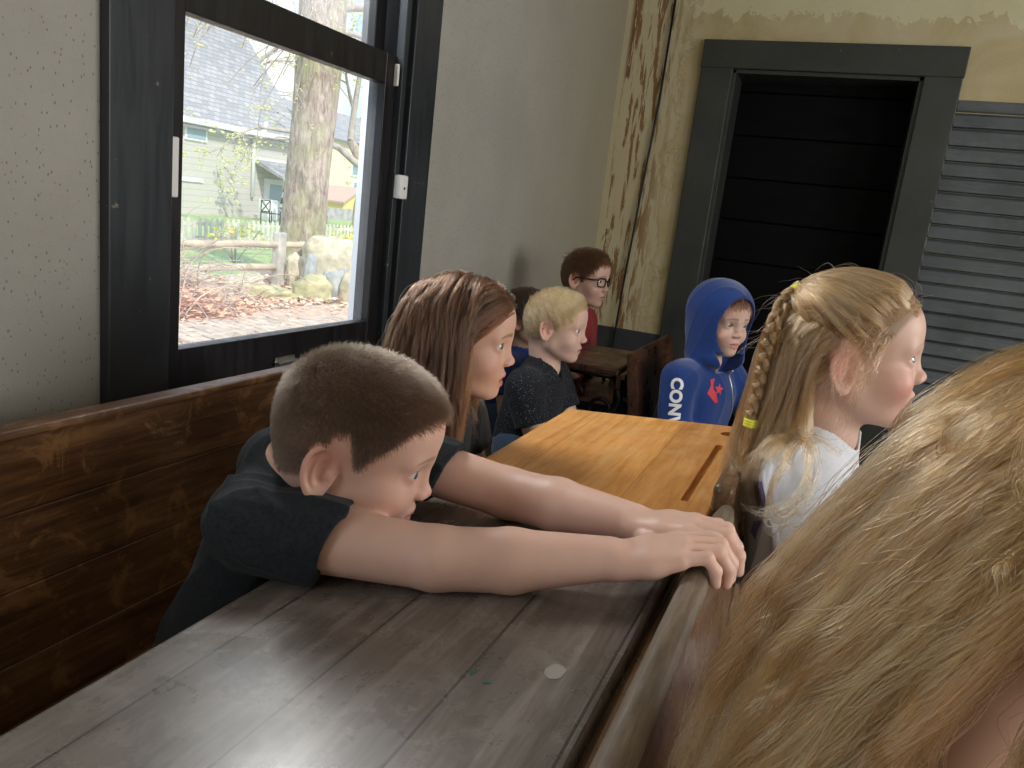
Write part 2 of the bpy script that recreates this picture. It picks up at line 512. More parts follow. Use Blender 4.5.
for (x, z0, z1) in ((XW - 0.03, 0.77, 1.41), (XW - 0.072, 1.465, 2.11)):
    b = bmesh.new()
    vs = [b.verts.new(p) for p in ((x, W0 + 0.06, z0), (x, 1.84, z0), (x, 1.84, z1), (x, W0 + 0.06, z1))]
    b.faces.new(vs)
    adopt(finish('glass_pane', b, MT['glass']), win)
# pale outer storm-frame seen at the glass edge
b = bmesh.new()
add_box(b, (XW - 0.15, 1.935, WZ0 + 0.0), (XW - 0.11, W1 - 0.002, WZ1 - 0.01), 0.002)
add_box(b, (XW - 0.15, W0 + 0.034, WZ0 + 0.0), (XW - 0.11, W0 + 0.045, WZ1 - 0.01), 0.002)
add_box(b, (XW - 0.15, W0, WZ0 + 0.0), (XW - 0.11, W1, WZ0 + 0.02), 0.002)
adopt(finish('storm_frame', b, simple('pale_storm_frame_paint', (0.72, 0.75, 0.78), 0.5)), win)
# sash lift
b = bmesh.new()
add_box(b, (XW - 0.008, 1.44, 0.702), (XW - 0.004, 1.51, 0.726), 0.001)
add_box(b, (XW - 0.006, 1.435, 0.712), (XW + 0.012, 1.515, 0.717), 0.001)
adopt(finish('sash_lift', b, MT['steel']), win)

# alarm sensors on the window
b = bmesh.new()
add_box(b, (XW + 0.012, 1.868, 1.115), (XW + 0.036, 1.905, 1.178), 0.004)
s1 = finish('alarm_sensor', b, MT['white_plastic'], smooth=True, auto=40)
tag(s1, 'small square white plastic alarm sensor on the right side of the window frame', 'alarm sensor')
b = bmesh.new(); add_box(b, (XW + 0.0355, 1.882, 1.140), (XW + 0.0375, 1.888, 1.147)); o = finish('screw_hole', b, MT['dark_hole']); o.parent = s1
b = bmesh.new()
add_box(b, (XW - 0.008, 1.105, 1.072), (XW + 0.006, 1.130, 1.180), 0.003)
s2 = finish('magnet_strip', b, MT['white_plastic'])
tag(s2, 'tall narrow white plastic strip on the left stile of the window sash', 'magnet strip')
b = bmesh.new()
add_box(b, (XW - 0.008, 1.858, 1.400), (XW + 0.006, 1.866, 1.455), 0.003)
s3 = finish('magnet_strip', b, MT['white_plastic'])
tag(s3, 'thin white plastic strip high on the dark window jamb, above the square sensor', 'magnet strip')

# --- back wall: door casing, recess, door
b = bmesh.new()
cw = 0.145
y0, y1 = YB - 0.028, YB
add_box(b, (DX0 - cw, y0, 0), (DX0, y1, DZ + 0.115), 0.004)
add_box(b, (DX1, y0, 0), (DX1 + cw, y1, DZ + 0.115), 0.004)
add_box(b, (DX0 - cw - 0.004, y0 - 0.004, DZ), (DX1 + cw + 0.004, y1, DZ + 0.122), 0.004)
add_box(b, (DX0 - 0.002, YB - 0.01, 0), (DX0 + 0.016, YB + 0.30, DZ), 0.001)
add_box(b, (DX1 - 0.016, YB - 0.01, 0), (DX1 + 0.002, YB + 0.30, DZ), 0.001)
add_box(b, (DX0, YB - 0.01, DZ - 0.016), (DX1, YB + 0.30, DZ + 0.002), 0.001)
dr = struct('door_1', b, MT['door_trim'])
b = bmesh.new()
z = 0.0
while z < DZ + 0.02:                                   # horizontal tongue boards
    add_box(b, (DX0 - 0.1, YB + 0.20, z + 0.002), (DX1 + 0.1, YB + 0.235, min(z + 0.198, DZ + 0.06)), 0.004, 1)
    z += 0.2
adopt(finish('door_panel', b, MT['door']), dr)
b = bmesh.new(); add_box(b, (DX0 - 0.2, YB + 0.29, 0), (DX1 + 0.2, YB + 0.33, DZ + 0.2)); add_box(b, (DX0 - 0.2, YB + 0.15, DZ), (DX1 + 0.2, YB + 0.33, DZ + 0.2)); add_box(b, (DX0 - 0.2, YB + 0.15, 0), (DX0 - 0.012, YB + 0.33, DZ)); add_box(b, (DX1 + 0.012, YB + 0.15, 0), (DX1 + 0.2, YB + 0.33, DZ)); adopt(finish('door_light_block', b, MT['door']), dr)  # unseen box added behind the door to stop daylight leaking in
# dark dado left of the door, and lapped boards right of it
b = bmesh.new()
add_box(b, (XW, YB - 0.014, 0.0), (DX0 - cw, YB, 0.60), 0.003)
struct('trim_1', b, MT['dado'])
b = bmesh.new()
zt = 1.775
add_box(b, (DX1 + cw, YB - 0.026, zt - 0.045), (XR, YB, zt + 0.0), 0.005)
z = zt - 0.05
k = 0
while z > 0:
    hh = 0.074 if k in (1, 5) else 0.062
    d = 0.012
    pts = [(YB, z), (YB - 0.008, z), (YB - 0.020, z - 0.010), (YB - 0.030, z - hh + 0.016), (YB - 0.032, z - hh + 0.006), (YB - 0.010, z - hh + 0.002), (YB, z - hh + 0.002)]
    add_prism(b, pts, 'x', DX1 + cw, XR)
    z -= hh
    k += 1
# bmesh outline needs y/z order for axis x
struct('trim_2', b, MT['slats'])
# cable in the corner
b = bmesh.new()
add_tube(b, [(-0.985, YB - 0.03, 0.02), (-0.985, YB - 0.03, 0.4), (-0.975, YB - 0.02, 0.8), (-0.955, YB - 0.012, 1.25), (-0.93, YB - 0.012, 1.7), (-0.92, YB - 0.012, 2.6)], 0.0055, 8)
o = finish('cable', b, MT['iron']); tag(o, 'thin dark cable running up the stained back wall near the corner', 'cable')
# peeling plaster ridges (real relief) beside the corner
# ------------------------------------------------------------------ benches and desks
def bench():
    t = thing('wall_bench', 'long brown planked wooden bench back below the window, worn and scratched', 'bench', (-0.88, 0.4, 0))
    b = bmesh.new()
    y0, y1 = -0.35, 1.30
    ztop = 0.778
    n = 7
    hts = [0.102, 0.106, 0.104, 0.104, 0.1]
    z = ztop
    for h in hts:
        add_box(b, (-0.915, y0, z - h + 0.0012), (-0.895, y1, z), 0.0015, 1)
        z -= h
    adopt(finish('backrest', b, MT['bench']), t)
    b = bmesh.new(); add_box(b, (-0.925, y0, ztop - 0.004), (-0.889, y1, ztop + 0.010), 0.005, 2)
    adopt(finish('top_rail', b, MT['bench']), t)
    b = bmesh.new(); add_box(b, (-0.89, y0, 0.36), (-0.56, y1, 0.385), 0.006)
    adopt(finish('seat', b, MT['bench']), t)
    for yy in (-0.3, 0.55, 1.25):
        b = bmesh.new(); add_box(b, (-0.92, yy, 0.0), (-0.60, yy + 0.03, 0.36), 0.003)
        adopt(finish('leg', b, MT['bench']), t)
bench()

def desk(name, label, xl, xr, y0, y1, zl, tilt, top_mat, groove=None, hole=None, back_mat=None, ridge_mat=None,
         ridge=True, ledge=True, ridge_z=0.783, ridge_dx=0.035, flat_rail=False, seat_y0=None, seat_y1=None, group=None, end_iron=True):
    t = thing(name, label, 'desk', ((xl + xr) / 2, y0, 0))
    w = (xr - xl)
    th_ = 0.022
    M = Matrix.Translation((xl, 0, zl)) @ Matrix.Rotation(-tilt, 4, 'Y')
    b = bmesh.new()
    L = w / cos(tilt)
    add_box(b, (0, y0, -th_), (L, y1, 0), 0.006, 3, M=M)
    top = finish('desktop', b, top_mat)
    cuts = []
    if groove:
        gx, g0, g1, gw = groove
        c = bmesh.new()
        pts = []
        for k in range(17):
            a = pi * k / 16
            pts.append((gx + gw / 2 * cos(a), g1 + gw / 2 * sin(a)))
        for k in range(17):
            a = pi + pi * k / 16
            pts.append((gx + gw / 2 * cos(a), g0 + gw / 2 * sin(a)))
        vs = add_prism(c, pts, 'z', -0.008, 0.02)
        for v in vs: v.co = M @ v.co
        cuts.append(finish('cutter', c, top_mat))
    if hole:
        hx, hy, hr = hole
        c = bmesh.new()
        vs = add_prism(c, [(hx + hr * cos(2 * pi * k / 24), hy + hr * sin(2 * pi * k / 24)) for k in range(24)], 'z', -0.05, 0.02)
        for v in vs: v.co = M @ v.co
        cuts.append(finish('cutter', c, MT['dark_hole']))
    if cuts: boolean_cut(top, cuts)
    adopt(top, t)
    if hole:
        b = bmesh.new(); add_box(b, (hole[0] - 0.03, hole[1] - 0.03, -0.05), (hole[0] + 0.03, hole[1] + 0.03, -th_ - 0.006), M=M)
        adopt(finish('inkwell', b, MT['dark_hole']), t)
    # book box under the top
    b = bmesh.new()
    add_box(b, (0.03, y0 + 0.03, -0.12), (L - 0.02, y1 - 0.03, -0.108), M=M)
    add_box(b, (L - 0.03, y0 + 0.03, -0.115), (L - 0.012, y1 - 0.03, -th_ + 0.002), M=M)
    adopt(finish('book_shelf', b, back_mat or top_mat), t)
    zr = zl + math.tan(tilt) * w
    if ledge:
        b = bmesh.new()
        add_box(b, (xr + 0.004, y0 + 0.004, zr - 0.030), (xr + ridge_dx - 0.010, y1 - 0.004, zr - 0.012), 0.004, 2)
        add_box(b, (xr - 0.004, y0 + 0.004, zr - 0.060), (xr + 0.010, y1 - 0.004, zr - 0.02), 0.002, 1)
        adopt(finish('ledge', b, back_mat), t)
    if ridge:
        sy0 = y0 if seat_y0 is None else seat_y0
        sy1 = y1 if seat_y1 is None else seat_y1
        xc, zc, r = xr + ridge_dx, ridge_z, 0.0135
        b = bmesh.new()
        n = 26
        if flat_rail: add_box(b, (xc - 0.015, sy0, zc - 0.030), (xc + 0.013, sy1, zc + 0.011), 0.010, 4)
        else: add_tube(b, [(xc, sy0 + (sy1 - sy0) * k / n, zc) for k in range(n + 1)], [r - (0.004 if k in (0, n) else 0) for k in range(n + 1)], 20)
        adopt(finish('top_rail', b, ridge_mat, smooth=True), t)
        # curved seat back then seat
        outer = []
        P = [(0.0, 0.0), (0.010, -0.04), (0.017, -0.10), (0.018, -0.18), (0.008, -0.25), (-0.004, -0.31), (-0.002, -0.345), (0.02, -0.372), (0.08, -0.385), (0.20, -0.378), (0.29, -0.372), (0.315, -0.385)]
        F = [Vector((xc + a, 0, zc + c2)) for a, c2 in P]
        top_s, bot_s = [], []
        for i in range(len(F)):
            tt = (F[min(i + 1, len(F) - 1)] - F[max(i - 1, 0)]).normalized()
            nn = Vector((-tt.z, 0, tt.x))
            hw = 0.009
            top_s.append(F[i] - nn * hw); bot_s.append(F[i] + nn * hw)
        nb = 7
        def slabs(i0, i1, nm):
            b = bmesh.new()
            pts = [(p.x, p.z) for p in top_s[i0:i1]] + [(p.x, p.z) for p in bot_s[i0:i1][::-1]]
            add_prism(b, pts, 'y', sy0 + 0.004, sy1 - 0.004)
            adopt(finish(nm, b, back_mat, smooth=True, auto=40), t)
        slabs(0, nb + 1, 'seat_back')
        slabs(nb, len(F), 'seat')
    # cast iron side frames
    for yy in (y0 + 0.03, y1 - 0.05):
        b = bmesh.new()
        xm = (xl + xr) / 2 + 0.03
        def bar(pts, r=0.011): add_tube(b, pts, r, 8)
        bar([(xl + 0.03, yy, zl - 0.02), (xl + 0.05, yy, zl - 0.1), (xm - 0.02, yy, zl - 0.16), (xm + 0.02, yy, 0.42), (xm - 0.03, yy, 0.2), (xm - 0.12, yy, 0.06), (xl + 0.02, yy, 0.012)])
        bar([(xr - 0.01, yy, zr - 0.03), (xr + 0.01, yy, zr - 0.1), (xm + 0.06, yy, 0.5), (xm + 0.06, yy, 0.3), (xr - 0.02, yy, 0.1), (xr + 0.08, yy, 0.012)])
        for (cx, cz, rr, tn) in ((xm - 0.06, zl - 0.10, 0.045, 1), (xm + 0.05, zl - 0.13, 0.05, -1), (xm, 0.34, 0.05, 1), (xm - 0.05, 0.2, 0.04, -1)):
            pts = [(cx + rr * (1 - 0.75 * k / 22) * cos(tn * k * 0.42), yy, cz + rr * (1 - 0.75 * k / 22) * sin(tn * k * 0.42)) for k in range(22)]
            add_tube(b, pts, 0.006, 6)
        bar([(xl + 0.03, yy, zl - 0.025), (xr - 0.01, yy, zr - 0.028)], 0.010)
        if ridge:
            bar([(xr + 0.02, yy, zr - 0.05), (xr + 0.035, yy, zr - 0.2), (xr + 0.02, yy, 0.42), (xr + 0.10, yy, 0.37), (xr + 0.30, yy, 0.375)], 0.010)
            bar([(xr + 0.06, yy, 0.37), (xr + 0.08, yy, 0.2), (xr + 0.16, yy, 0.012)], 0.010)
        adopt(finish('iron_frame', b, MT['iron'], smooth=True), t)
    return t

TILT = 0.0975
def desk_z(x): return 0.718 + (x + 0.485) * math.tan(0.0975)
desk('school_desk', 'dark worn grey brown wooden desktop the nearest boy leans his arms on', -0.485, -0.107, 0.03, 0.935, 0.718, TILT,
     MT['grey_desk'], back_mat=MT['seat_back'], ridge_mat=MT['ridge'], ridge_z=0.782, seat_y0=0.02, seat_y1=0.972)
desk('school_desk', 'golden oak school desk with inkwell hole and pencil groove, beside the brown haired girl', -0.480, -0.098, 0.985, 1.575, 0.718, TILT,
     MT['gold_desk'], groove=(0.345, 1.07, 1.40, 0.014), hole=(0.350, 1.500, 0.017), back_mat=MT['seat_back'], ridge_mat=MT['seat_back'],
     ridge_z=0.800, ridge_dx=0.018, flat_rail=True, seat_y0=0.985, seat_y1=1.60)
desk('school_desk', 'small dark brown desk in the back corner in front of the boy with glasses', -0.79, -0.545, 2.24, 2.64, 0.690, 0.02,
     MT['red_desk'], back_mat=MT['red_desk'], ridge_mat=MT['red_desk'], ridge=False)

gd = [o for o in SC.objects if o.name.startswith('desktop')][0]
def mark(cx, cy, rx, ry, mat, seed, lab):
    b = bmesh.new()
    r = random.Random(seed)
    pts = []
    for k in range(20):
        a = 2 * pi * k / 20; s = r.uniform(0.94, 1.06)
        pts.append((cx + rx * s * cos(a), cy + ry * s * sin(a)))
    vs = [b.verts.new((x, y, desk_z(x) + 0.0004)) for x, y in pts]
    b.faces.new(vs)
    o = finish('paint_mark', b, mat); o.parent = gd; o['label'] = lab
mark(-0.154, 0.568, 0.0085, 0.012, simple('dried_pale_glue', (0.34, 0.31, 0.28), 0.4), 1, 'pale round dried spot on the desktop')
mark(-0.216, 0.5385, 0.0025, 0.004, simple('green_paint_fleck', (0.02, 0.09, 0.06), 0.5), 2, 'green paint fleck')
mark(-0.199, 0.530, 0.0035, 0.0025, simple('green_paint_fleck', (0.02, 0.09, 0.06), 0.5), 3, 'green paint fleck')

# seat whose back rises behind the boy in the blue hoodie
def back_seat():
    t = thing('school_chair', 'dark red brown wooden chair with a raked back behind the hooded boy', 'chair', (-0.45, 2.5, 0))
    b = bmesh.new()
    P = [(-0.525, 0.745), (-0.512, 0.752), (-0.498, 0.745), (-0.470, 0.60), (-0.455, 0.46), (-0.44, 0.41), (-0.40, 0.395), (-0.12, 0.40), (-0.10, 0.385), (-0.12, 0.375), (-0.42, 0.37), (-0.47, 0.40), (-0.485, 0.46), (-0.50, 0.60)]
    def sub(idx, nm):
        b = bmesh.new()
        add_prism(b, [P[i] for i in idx], 'y', 2.235, 2.78)
        adopt(finish(nm, b, MT['red_desk'], smooth=True, auto=50), t)
    sub([0, 1, 2, 3, 4, 12 - 0, 13], 'seat_back')
    sub([4, 5, 6, 7, 8, 9, 10, 11, 12], 'seat')
    for yy in (2.26, 2.74):
        b = bmesh.new()
        add_tube(b, [(-0.46, yy, 0.38), (-0.40, yy, 0.25), (-0.30, yy, 0.15), (-0.42, yy, 0.012)], 0.011, 8)
        adopt(finish('leg', b, MT['iron']), t); b = bmesh.new()
        add_tube(b, [(-0.14, yy, 0.38), (-0.20, yy, 0.2), (-0.10, yy, 0.012)], 0.011, 8)
        adopt(finish('leg', b, MT['iron']), t)
back_seat()
# ------------------------------------------------------------------ the yard outside
rng = random.Random(7)
MG = {}
t = NT('leaf_litter_ground')
v = t.coords()
n1 = t.noise(v, 14.0, 8, 0.75)
n2 = t.noise(v, 0.5, 4, 0.6)
lf = t.ramp(n1, [(0.35, (0.42, 0.27, 0.18)), (0.5, (0.66, 0.46, 0.34)), (0.62, (0.86, 0.72, 0.60))], 'LINEAR')
gr = t.ramp(t.noise(v, 9.0, 5, 0.7), [(0.35, (0.24, 0.36, 0.12)), (0.65, (0.46, 0.58, 0.26))])
sp = t.new('ShaderNodeSeparateXYZ'); t.l.new(v, sp.inputs[0])
far = t.ramp(t.math('ADD', t.math('MULTIPLY', sp.outputs['X'], -0.05), t.math('MULTIPLY', t.math('SUBTRACT', n2, 0.5), 0.5)), [(0.44, 0.0), (0.50, 1.0)])
t.base(t.mix(far, lf, gr)); t.rough(0.9); t.bump(n1, 0.6, 0.03)
MG['ground'] = t.m
b = bmesh.new()
nx, ny = 60, 60
for i in range(nx + 1):
    for j in range(ny + 1):
        x = -1.7 - 58 * (i / nx) ** 1.6
        y = -12 + 80 * (j / ny)
        b.verts.new((x, y, -0.5 + 0.06 * mnoise.noise(Vector((x * 0.5, y * 0.5, 0)))))
b.verts.ensure_lookup_table()
for i in range(nx):
    for j in range(ny):
        b.faces.new([b.verts[q] for q in (i * (ny + 1) + j, (i + 1) * (ny + 1) + j, (i + 1) * (ny + 1) + j + 1, i * (ny + 1) + j + 1)])
g = struct('ground', b, MG['ground'], smooth=True)

def leafy(name, n, place, size, mat, label=None, cat=None, parent=None, seed=1, kind='stuff'):
    r = random.Random(seed)
    vs, fs = [], []
    for i in range(n):
        p = place(r)
        s = size * r.uniform(0.6, 1.3)
        M = Matrix.Rotation(r.uniform(0, 6.28), 3, 'Z') @ Matrix.Rotation(r.uniform(-1, 1), 3, 'X')
        k = len(vs)
        for q in ((-s, 0, 0), (0, -s * 0.5, s * 0.15), (s, 0, 0), (0, s * 0.5, s * 0.15)):
            vs.append(tuple(Vector(p) + M @ Vector(q)))
        fs.append((k, k + 1, k + 2, k + 3))
    me = bpy.data.meshes.new(name)
    me.from_pydata(vs, [], fs)
    o = link(name, me, mat)
    if parent is not None: adopt(o, parent)
    if label: tag(o, label, cat)
    if kind: o['kind'] = kind
    return o

t = NT('dry_leaf')
oi = t.noise(t.coords(), 3.1, 2, 0.5)
wn2 = t.new('ShaderNodeTexWhiteNoise', _noise_dimensions='3D')
sn = t.new('ShaderNodeVectorMath', _operation='SNAP'); sn.inputs[1].default_value = (0.05, 0.05, 5)
t.l.new(t.coords(), sn.inputs[0]); t.l.new(sn.outputs[0], wn2.inputs['Vector'])
t.base(t.ramp(wn2.outputs['Value'], [(0.0, (0.60, 0.36, 0.24)), (0.5, (0.76, 0.52, 0.38)), (1.0, (0.90, 0.78, 0.66))])); t.rough(0.8)
MG['leaf'] = t.m
leafy('fallen_leaves', 9000, lambda r: (r.uniform(-9.0, -6.6) if r.random() < 0.94 else r.uniform(-6.6, -4.6), r.uniform(4.5, 12.0), -0.47 + r.uniform(0, 0.05)), 0.045, MG['leaf'],
      'carpet of fallen reddish brown leaves on the ground outside the window', 'leaves')
MG['leaf_red'] = simple('orange_dead_leaf', (0.74, 0.40, 0.26), 0.8, var=0.3, scale=8)
leafy('leaf_pile', 900, lambda r: (-6.9 + r.gauss(0, 0.3), 6.85 + r.gauss(0, 0.3), -0.48 + abs(r.gauss(0, 0.16))), 0.05, MG['leaf_red'],
      'heap of orange red dead leaves at the left edge of the window view', 'leaf pile')

# paved path just below the window
b = bmesh.new()
MG['paver'] = simple('buff_brick_paver', (0.58, 0.47, 0.38), 0.85, var=0.2, scale=6)
dirp = Vector((0.30, 0.95, 0)).normalized(); dn = Vector((dirp.y, -dirp.x, 0))
for i in range(-4, 22):
    for j in range(-2, 3):
        c = Vector((-5.75, 6.3, -0.455)) + dirp * (i * 0.125) + dn * (j * 0.27 + (0.05 if i % 2 else 0)) + Vector((0, 0, rng.uniform(-0.006, 0.006)))
        M = Matrix.Translation(c) @ Matrix.Rotation(math.atan2(dirp.y, dirp.x), 4, 'Z')
        add_box(b, (-0.055, -0.125, -0.03), (0.055, 0.125, 0.02), 0.008, 1, M=M)
struct('path', b, MG['paver'])

MG['stone'] = simple('buff_lichen_stone', (0.62, 0.56, 0.40), 0.85, var=0.25, scale=7, bump=0.5, bdist=0.03)
MG['stone_y'] = simple('mossy_yellow_stone', (0.50, 0.47, 0.26), 0.85, var=0.3, scale=6, bump=0.5, bdist=0.03)
MG['stone_g'] = simple('blue_grey_slate', (0.42, 0.44, 0.44), 0.8, var=0.2, scale=6, bump=0.4, bdist=0.02)
def rock(c, s, mat, label, rot=(0, 0, 0), seed=0, name='rock', squash=0.0):
    b = bmesh.new()
    bmesh.ops.create_icosphere(b, subdivisions=4, radius=1.0)
    R = Matrix.Rotation(rot[2], 3, 'Z') @ Matrix.Rotation(rot[1], 3, 'Y') @ Matrix.Rotation(rot[0], 3, 'X')
    for v in b.verts:
        p = v.co.copy()
        m = max(abs(p.x), abs(p.y), abs(p.z))
        p = p.lerp(p / m * 0.86, 0.55)
        n = mnoise.fractal(p * 1.3 + Vector((seed * 3.1, seed, 0)), 0.8, 2.0, 4)
        p = p * (1 + 0.20 * n)
        p = Vector((p.x * s[0], p.y * s[1], p.z * s[2]))
        v.co = Vector(c) + R @ p
    o = finish(name, b, mat, smooth=True)
    tag(o, label, 'stone')
    return o
rock((-7.15, 10.35, -0.12), (0.62, 0.30, 0.50), MG['stone'], 'large pale buff boulder standing against the tree trunk', (0, 0.25, 0.5), 1)
rock((-6.45, 9.85, -0.32), (0.30, 0.26, 0.42), MG['stone'], 'tapering buff boulder at the right end of the rock group', (0.1, 0.35, 0.3), 2)
rock((-7.75, 10.1, -0.25), (0.18, 0.07, 0.34), MG['stone'], 'upright thin buff slab beside the fence post and trunk', (0, -0.08, 0.6), 3)
rock((-7.35, 9.85, -0.20), (0.10, 0.08, 0.36), MG['stone_g'], 'upright narrow grey slate in front of the tree trunk', (0, 0.10, 0.6), 4)
rock((-6.95, 9.4, -0.36), (0.30, 0.18, 0.24), MG['stone_y'], 'rounded mossy yellow stone below the grey slate', (0, -0.3, 0.6), 5)
rock((-6.75, 9.75, -0.28), (0.18, 0.14, 0.28), MG['stone_g'], 'blue grey rounded stone behind the mossy yellow one', (0, -0.25, 0.5), 6)
rock((-7.30, 8.85, -0.42), (0.42, 0.22, 0.13), MG['stone_y'], 'low flat mossy stone lying in front of the fence post', (0, 0.06, 0.6), 7)
rock((-7.9, 9.0, -0.34), (0.34, 0.20, 0.11), MG['stone'], 'flat buff stone tilted on the leaves left of the post', (0.2, -0.2, 0.9), 8)
rock((-7.75, 7.95, -0.32), (0.30, 0.14, 0.24), MG['stone'], 'leaning triangular buff stone at the foot of the brush pile', (0.2, 0.4, 0.6), 9)
rock((-7.35, 7.95, -0.42), (0.26, 0.16, 0.08), MG['stone'], 'small flat buff stone in front of the leaning triangular one', (0, 0.0, 0.4), 10)
rock((-6.15, 9.5, -0.47), (0.3, 0.12, 0.05), MG['stone'], 'thin flat stone on the leaves in front of the tapering boulder', (0, 0, 0.7), 11)

# big tree
t = NT('rough_maple_bark')
bn = t.noise(t.coords(scale=(7, 7, 2.2)), 2.0, 7, 0.7, 0.6)
mo = t.noise(t.coords(), 1.5, 4, 0.6)
c = t.ramp(bn, [(0.35, (0.20, 0.15, 0.11)), (0.5, (0.42, 0.33, 0.26)), (0.65, (0.66, 0.56, 0.47))])
t.base(t.mix(t.math('MULTIPLY', t.ramp(mo, [(0.48, 0.0), (0.62, 1.0)]), 0.5), c, (0.45, 0.48, 0.22))); t.rough(0.9); t.bump(bn, 0.9, 0.05)
MG['bark'] = t.m
MG['twig'] = simple('pale_grey_twig', (0.42, 0.36, 0.32), 0.85, var=0.2, scale=4)
MG['bud'] = simple('yellow_green_bud', (0.66, 0.66, 0.26), 0.7, var=0.2, scale=3)

def branch_paths(r, p, d, L, rad, depth, out, tips, spread=0.6, droop=-0.02):
    n = 7
    pts = [p.copy()]; rs = [rad]
    q, dd = p.copy(), d.normalized()
    for k in range(n):
        dd = (dd + Vector((r.gauss(0, 0.14), r.gauss(0, 0.14), r.gauss(0, 0.12) + droop))).normalized()
        q = q + dd * (L / n)
        pts.append(q.copy()); rs.append(rad * (1 - 0.6 * (k + 1) / n))
        if depth > 0 and k > 0 and r.random() < 0.62:
            side = Vector((r.gauss(0, 1), r.gauss(0, 1), r.gauss(0, 0.7)))
            side = (side - dd * side.dot(dd)).normalized()
            branch_paths(r, q, (dd + side * spread * r.uniform(0.7, 1.4)), L * r.uniform(0.45, 0.7), rs[-1] * 0.62, depth - 1, out, tips, spread, droop)
    out.append((pts, rs))
    if depth <= 1: tips.append(q); tips.append(pts[-3])

def tree(name, label, base, trunk, branches, seed, depth=3, bud=0.016, every=1):
    t = thing(name, label, 'tree', base)
    b = bmesh.new()
    n = len(trunk)
    pts = [Vector((x, y, z)) for x, y, z, r_ in trunk]; rs = [q[3] for q in trunk]
    F = frames(pts)
    seg = 28
    rings = []
    for (p, tt, nn, bb), rr in zip(F, rs):
        ring = []
        for k in range(seg):
            a = 2 * pi * k / seg
            rad = rr * (1 + 0.06 * sin(3 * a + p.z) + 0.04 * mnoise.noise(Vector((cos(a) * 2, sin(a) * 2, p.z * 1.5))))
            ring.append(b.verts.new(p + (nn * cos(a) + bb * sin(a)) * rad))
        rings.append(ring)
    for i in range(n - 1):
        for k in range(seg):
            b.faces.new((rings[i][k], rings[i][(k + 1) % seg], rings[i + 1][(k + 1) % seg], rings[i + 1][k])).smooth = True
    b.faces.new(rings[-1])
    adopt(finish('trunk', b, MG['bark'], smooth=True), t)
    r = random.Random(seed)
    paths, tips = [], []
    for (p, d, L, rad) in branches:
        branch_paths(r, Vector(p), Vector(d), L, rad, depth, paths, tips)
    b = bmesh.new()
    for pts, rs in paths:
        add_tube(b, pts, [max(x, 0.006) for x in rs], 5 if rs[0] > 0.03 else 3, cap=False)
    o = adopt(finish('branches', b, MG['twig'], smooth=True), t); o['kind'] = 'stuff'
    vs = []
    for i, p in enumerate(tips):
        if i % every == 0:
            for _ in range(3): vs.append(p + Vector((r.gauss(0, 0.06), r.gauss(0, 0.06), r.gauss(0, 0.06))))
    b = bmesh.new()
    for p in vs:
        bmesh.ops.create_icosphere(b, subdivisions=1, radius=bud * r.uniform(0.5, 1.3), matrix=Matrix.Translation(p) @ Matrix.Diagonal((1, 1, 0.7, 1)))
    o = adopt(finish('buds', b, MG['bud']), t); o['kind'] = 'stuff'
    return t
tree('maple_tree', 'thick rough barked tree trunk just beyond the yard fence', (-8.35, 11.0, -0.5),
     [(-8.42, 11.0, -0.6, 0.52), (-8.40, 11.0, -0.3, 0.42), (-8.37, 11.0, 0.3, 0.37), (-8.33, 11.0, 1.2, 0.35), (-8.28, 11.0, 2.2, 0.35), (-8.26, 11, 3.0, 0.36), (-8.25, 11, 4.2, 0.38), (-8.2, 11, 5.5, 0.36), (-8.1, 11, 7.5, 0.3)],
     [((-8.4, 10.9, 5.2), (-0.5, -0.9, 0.1), 3.6, 0.10), ((-8.4, 10.9, 4.6), (-0.1, -1.0, -0.05), 4.2, 0.07), ((-8.2, 11.1, 3.9), (0.2, 1.0, 0.3), 3.2, 0.09),
      ((-8.3, 10.9, 5.6), (0.5, -0.8, -0.1), 3.4, 0.08), ((-8.2, 11.2, 4.6), (-0.3, 1.0, 0.25), 3.4, 0.08), ((-8.1, 11.2, 5.2), (0.4, 0.9, 0.0), 3.4, 0.08),
      ((-8.5, 10.8, 6.0), (-0.3, -1.0, -0.25), 4.2, 0.07), ((-8.3, 10.8, 4.9), (0.7, -1.0, -0.12), 4.0, 0.06), ((-8.3, 10.8, 4.4), (0.4, -1.0, 0.0), 3.6, 0.05), ((-8.2, 11.2, 3.6), (0.5, 0.9, 0.15), 2.6, 0.05)], 4)
tree('crooked_tree', 'smaller crooked grey tree with forked limbs in front of the cream house', (-17.5, 26.5, -0.5),
     [(-17.5, 26.5, -0.6, 0.34), (-17.5, 26.5, 0.5, 0.30), (-17.45, 26.6, 1.4, 0.26), (-17.6, 26.5, 2.2, 0.20), (-18.0, 26.2, 3.0, 0.16)],
     [((-17.45, 26.6, 1.6), (0.3, 1.0, 0.9), 3.5, 0.15), ((-17.5, 26.5, 2.0), (-0.5, -1.0, 0.8), 4.2, 0.16), ((-18.0, 26.2, 3.0), (0.1, 0.2, 1.0), 4.0, 0.14), ((-17.5, 26.5, 1.9), (0.0, 0.5, 1.2), 4.6, 0.14)], 11, bud=0.05)

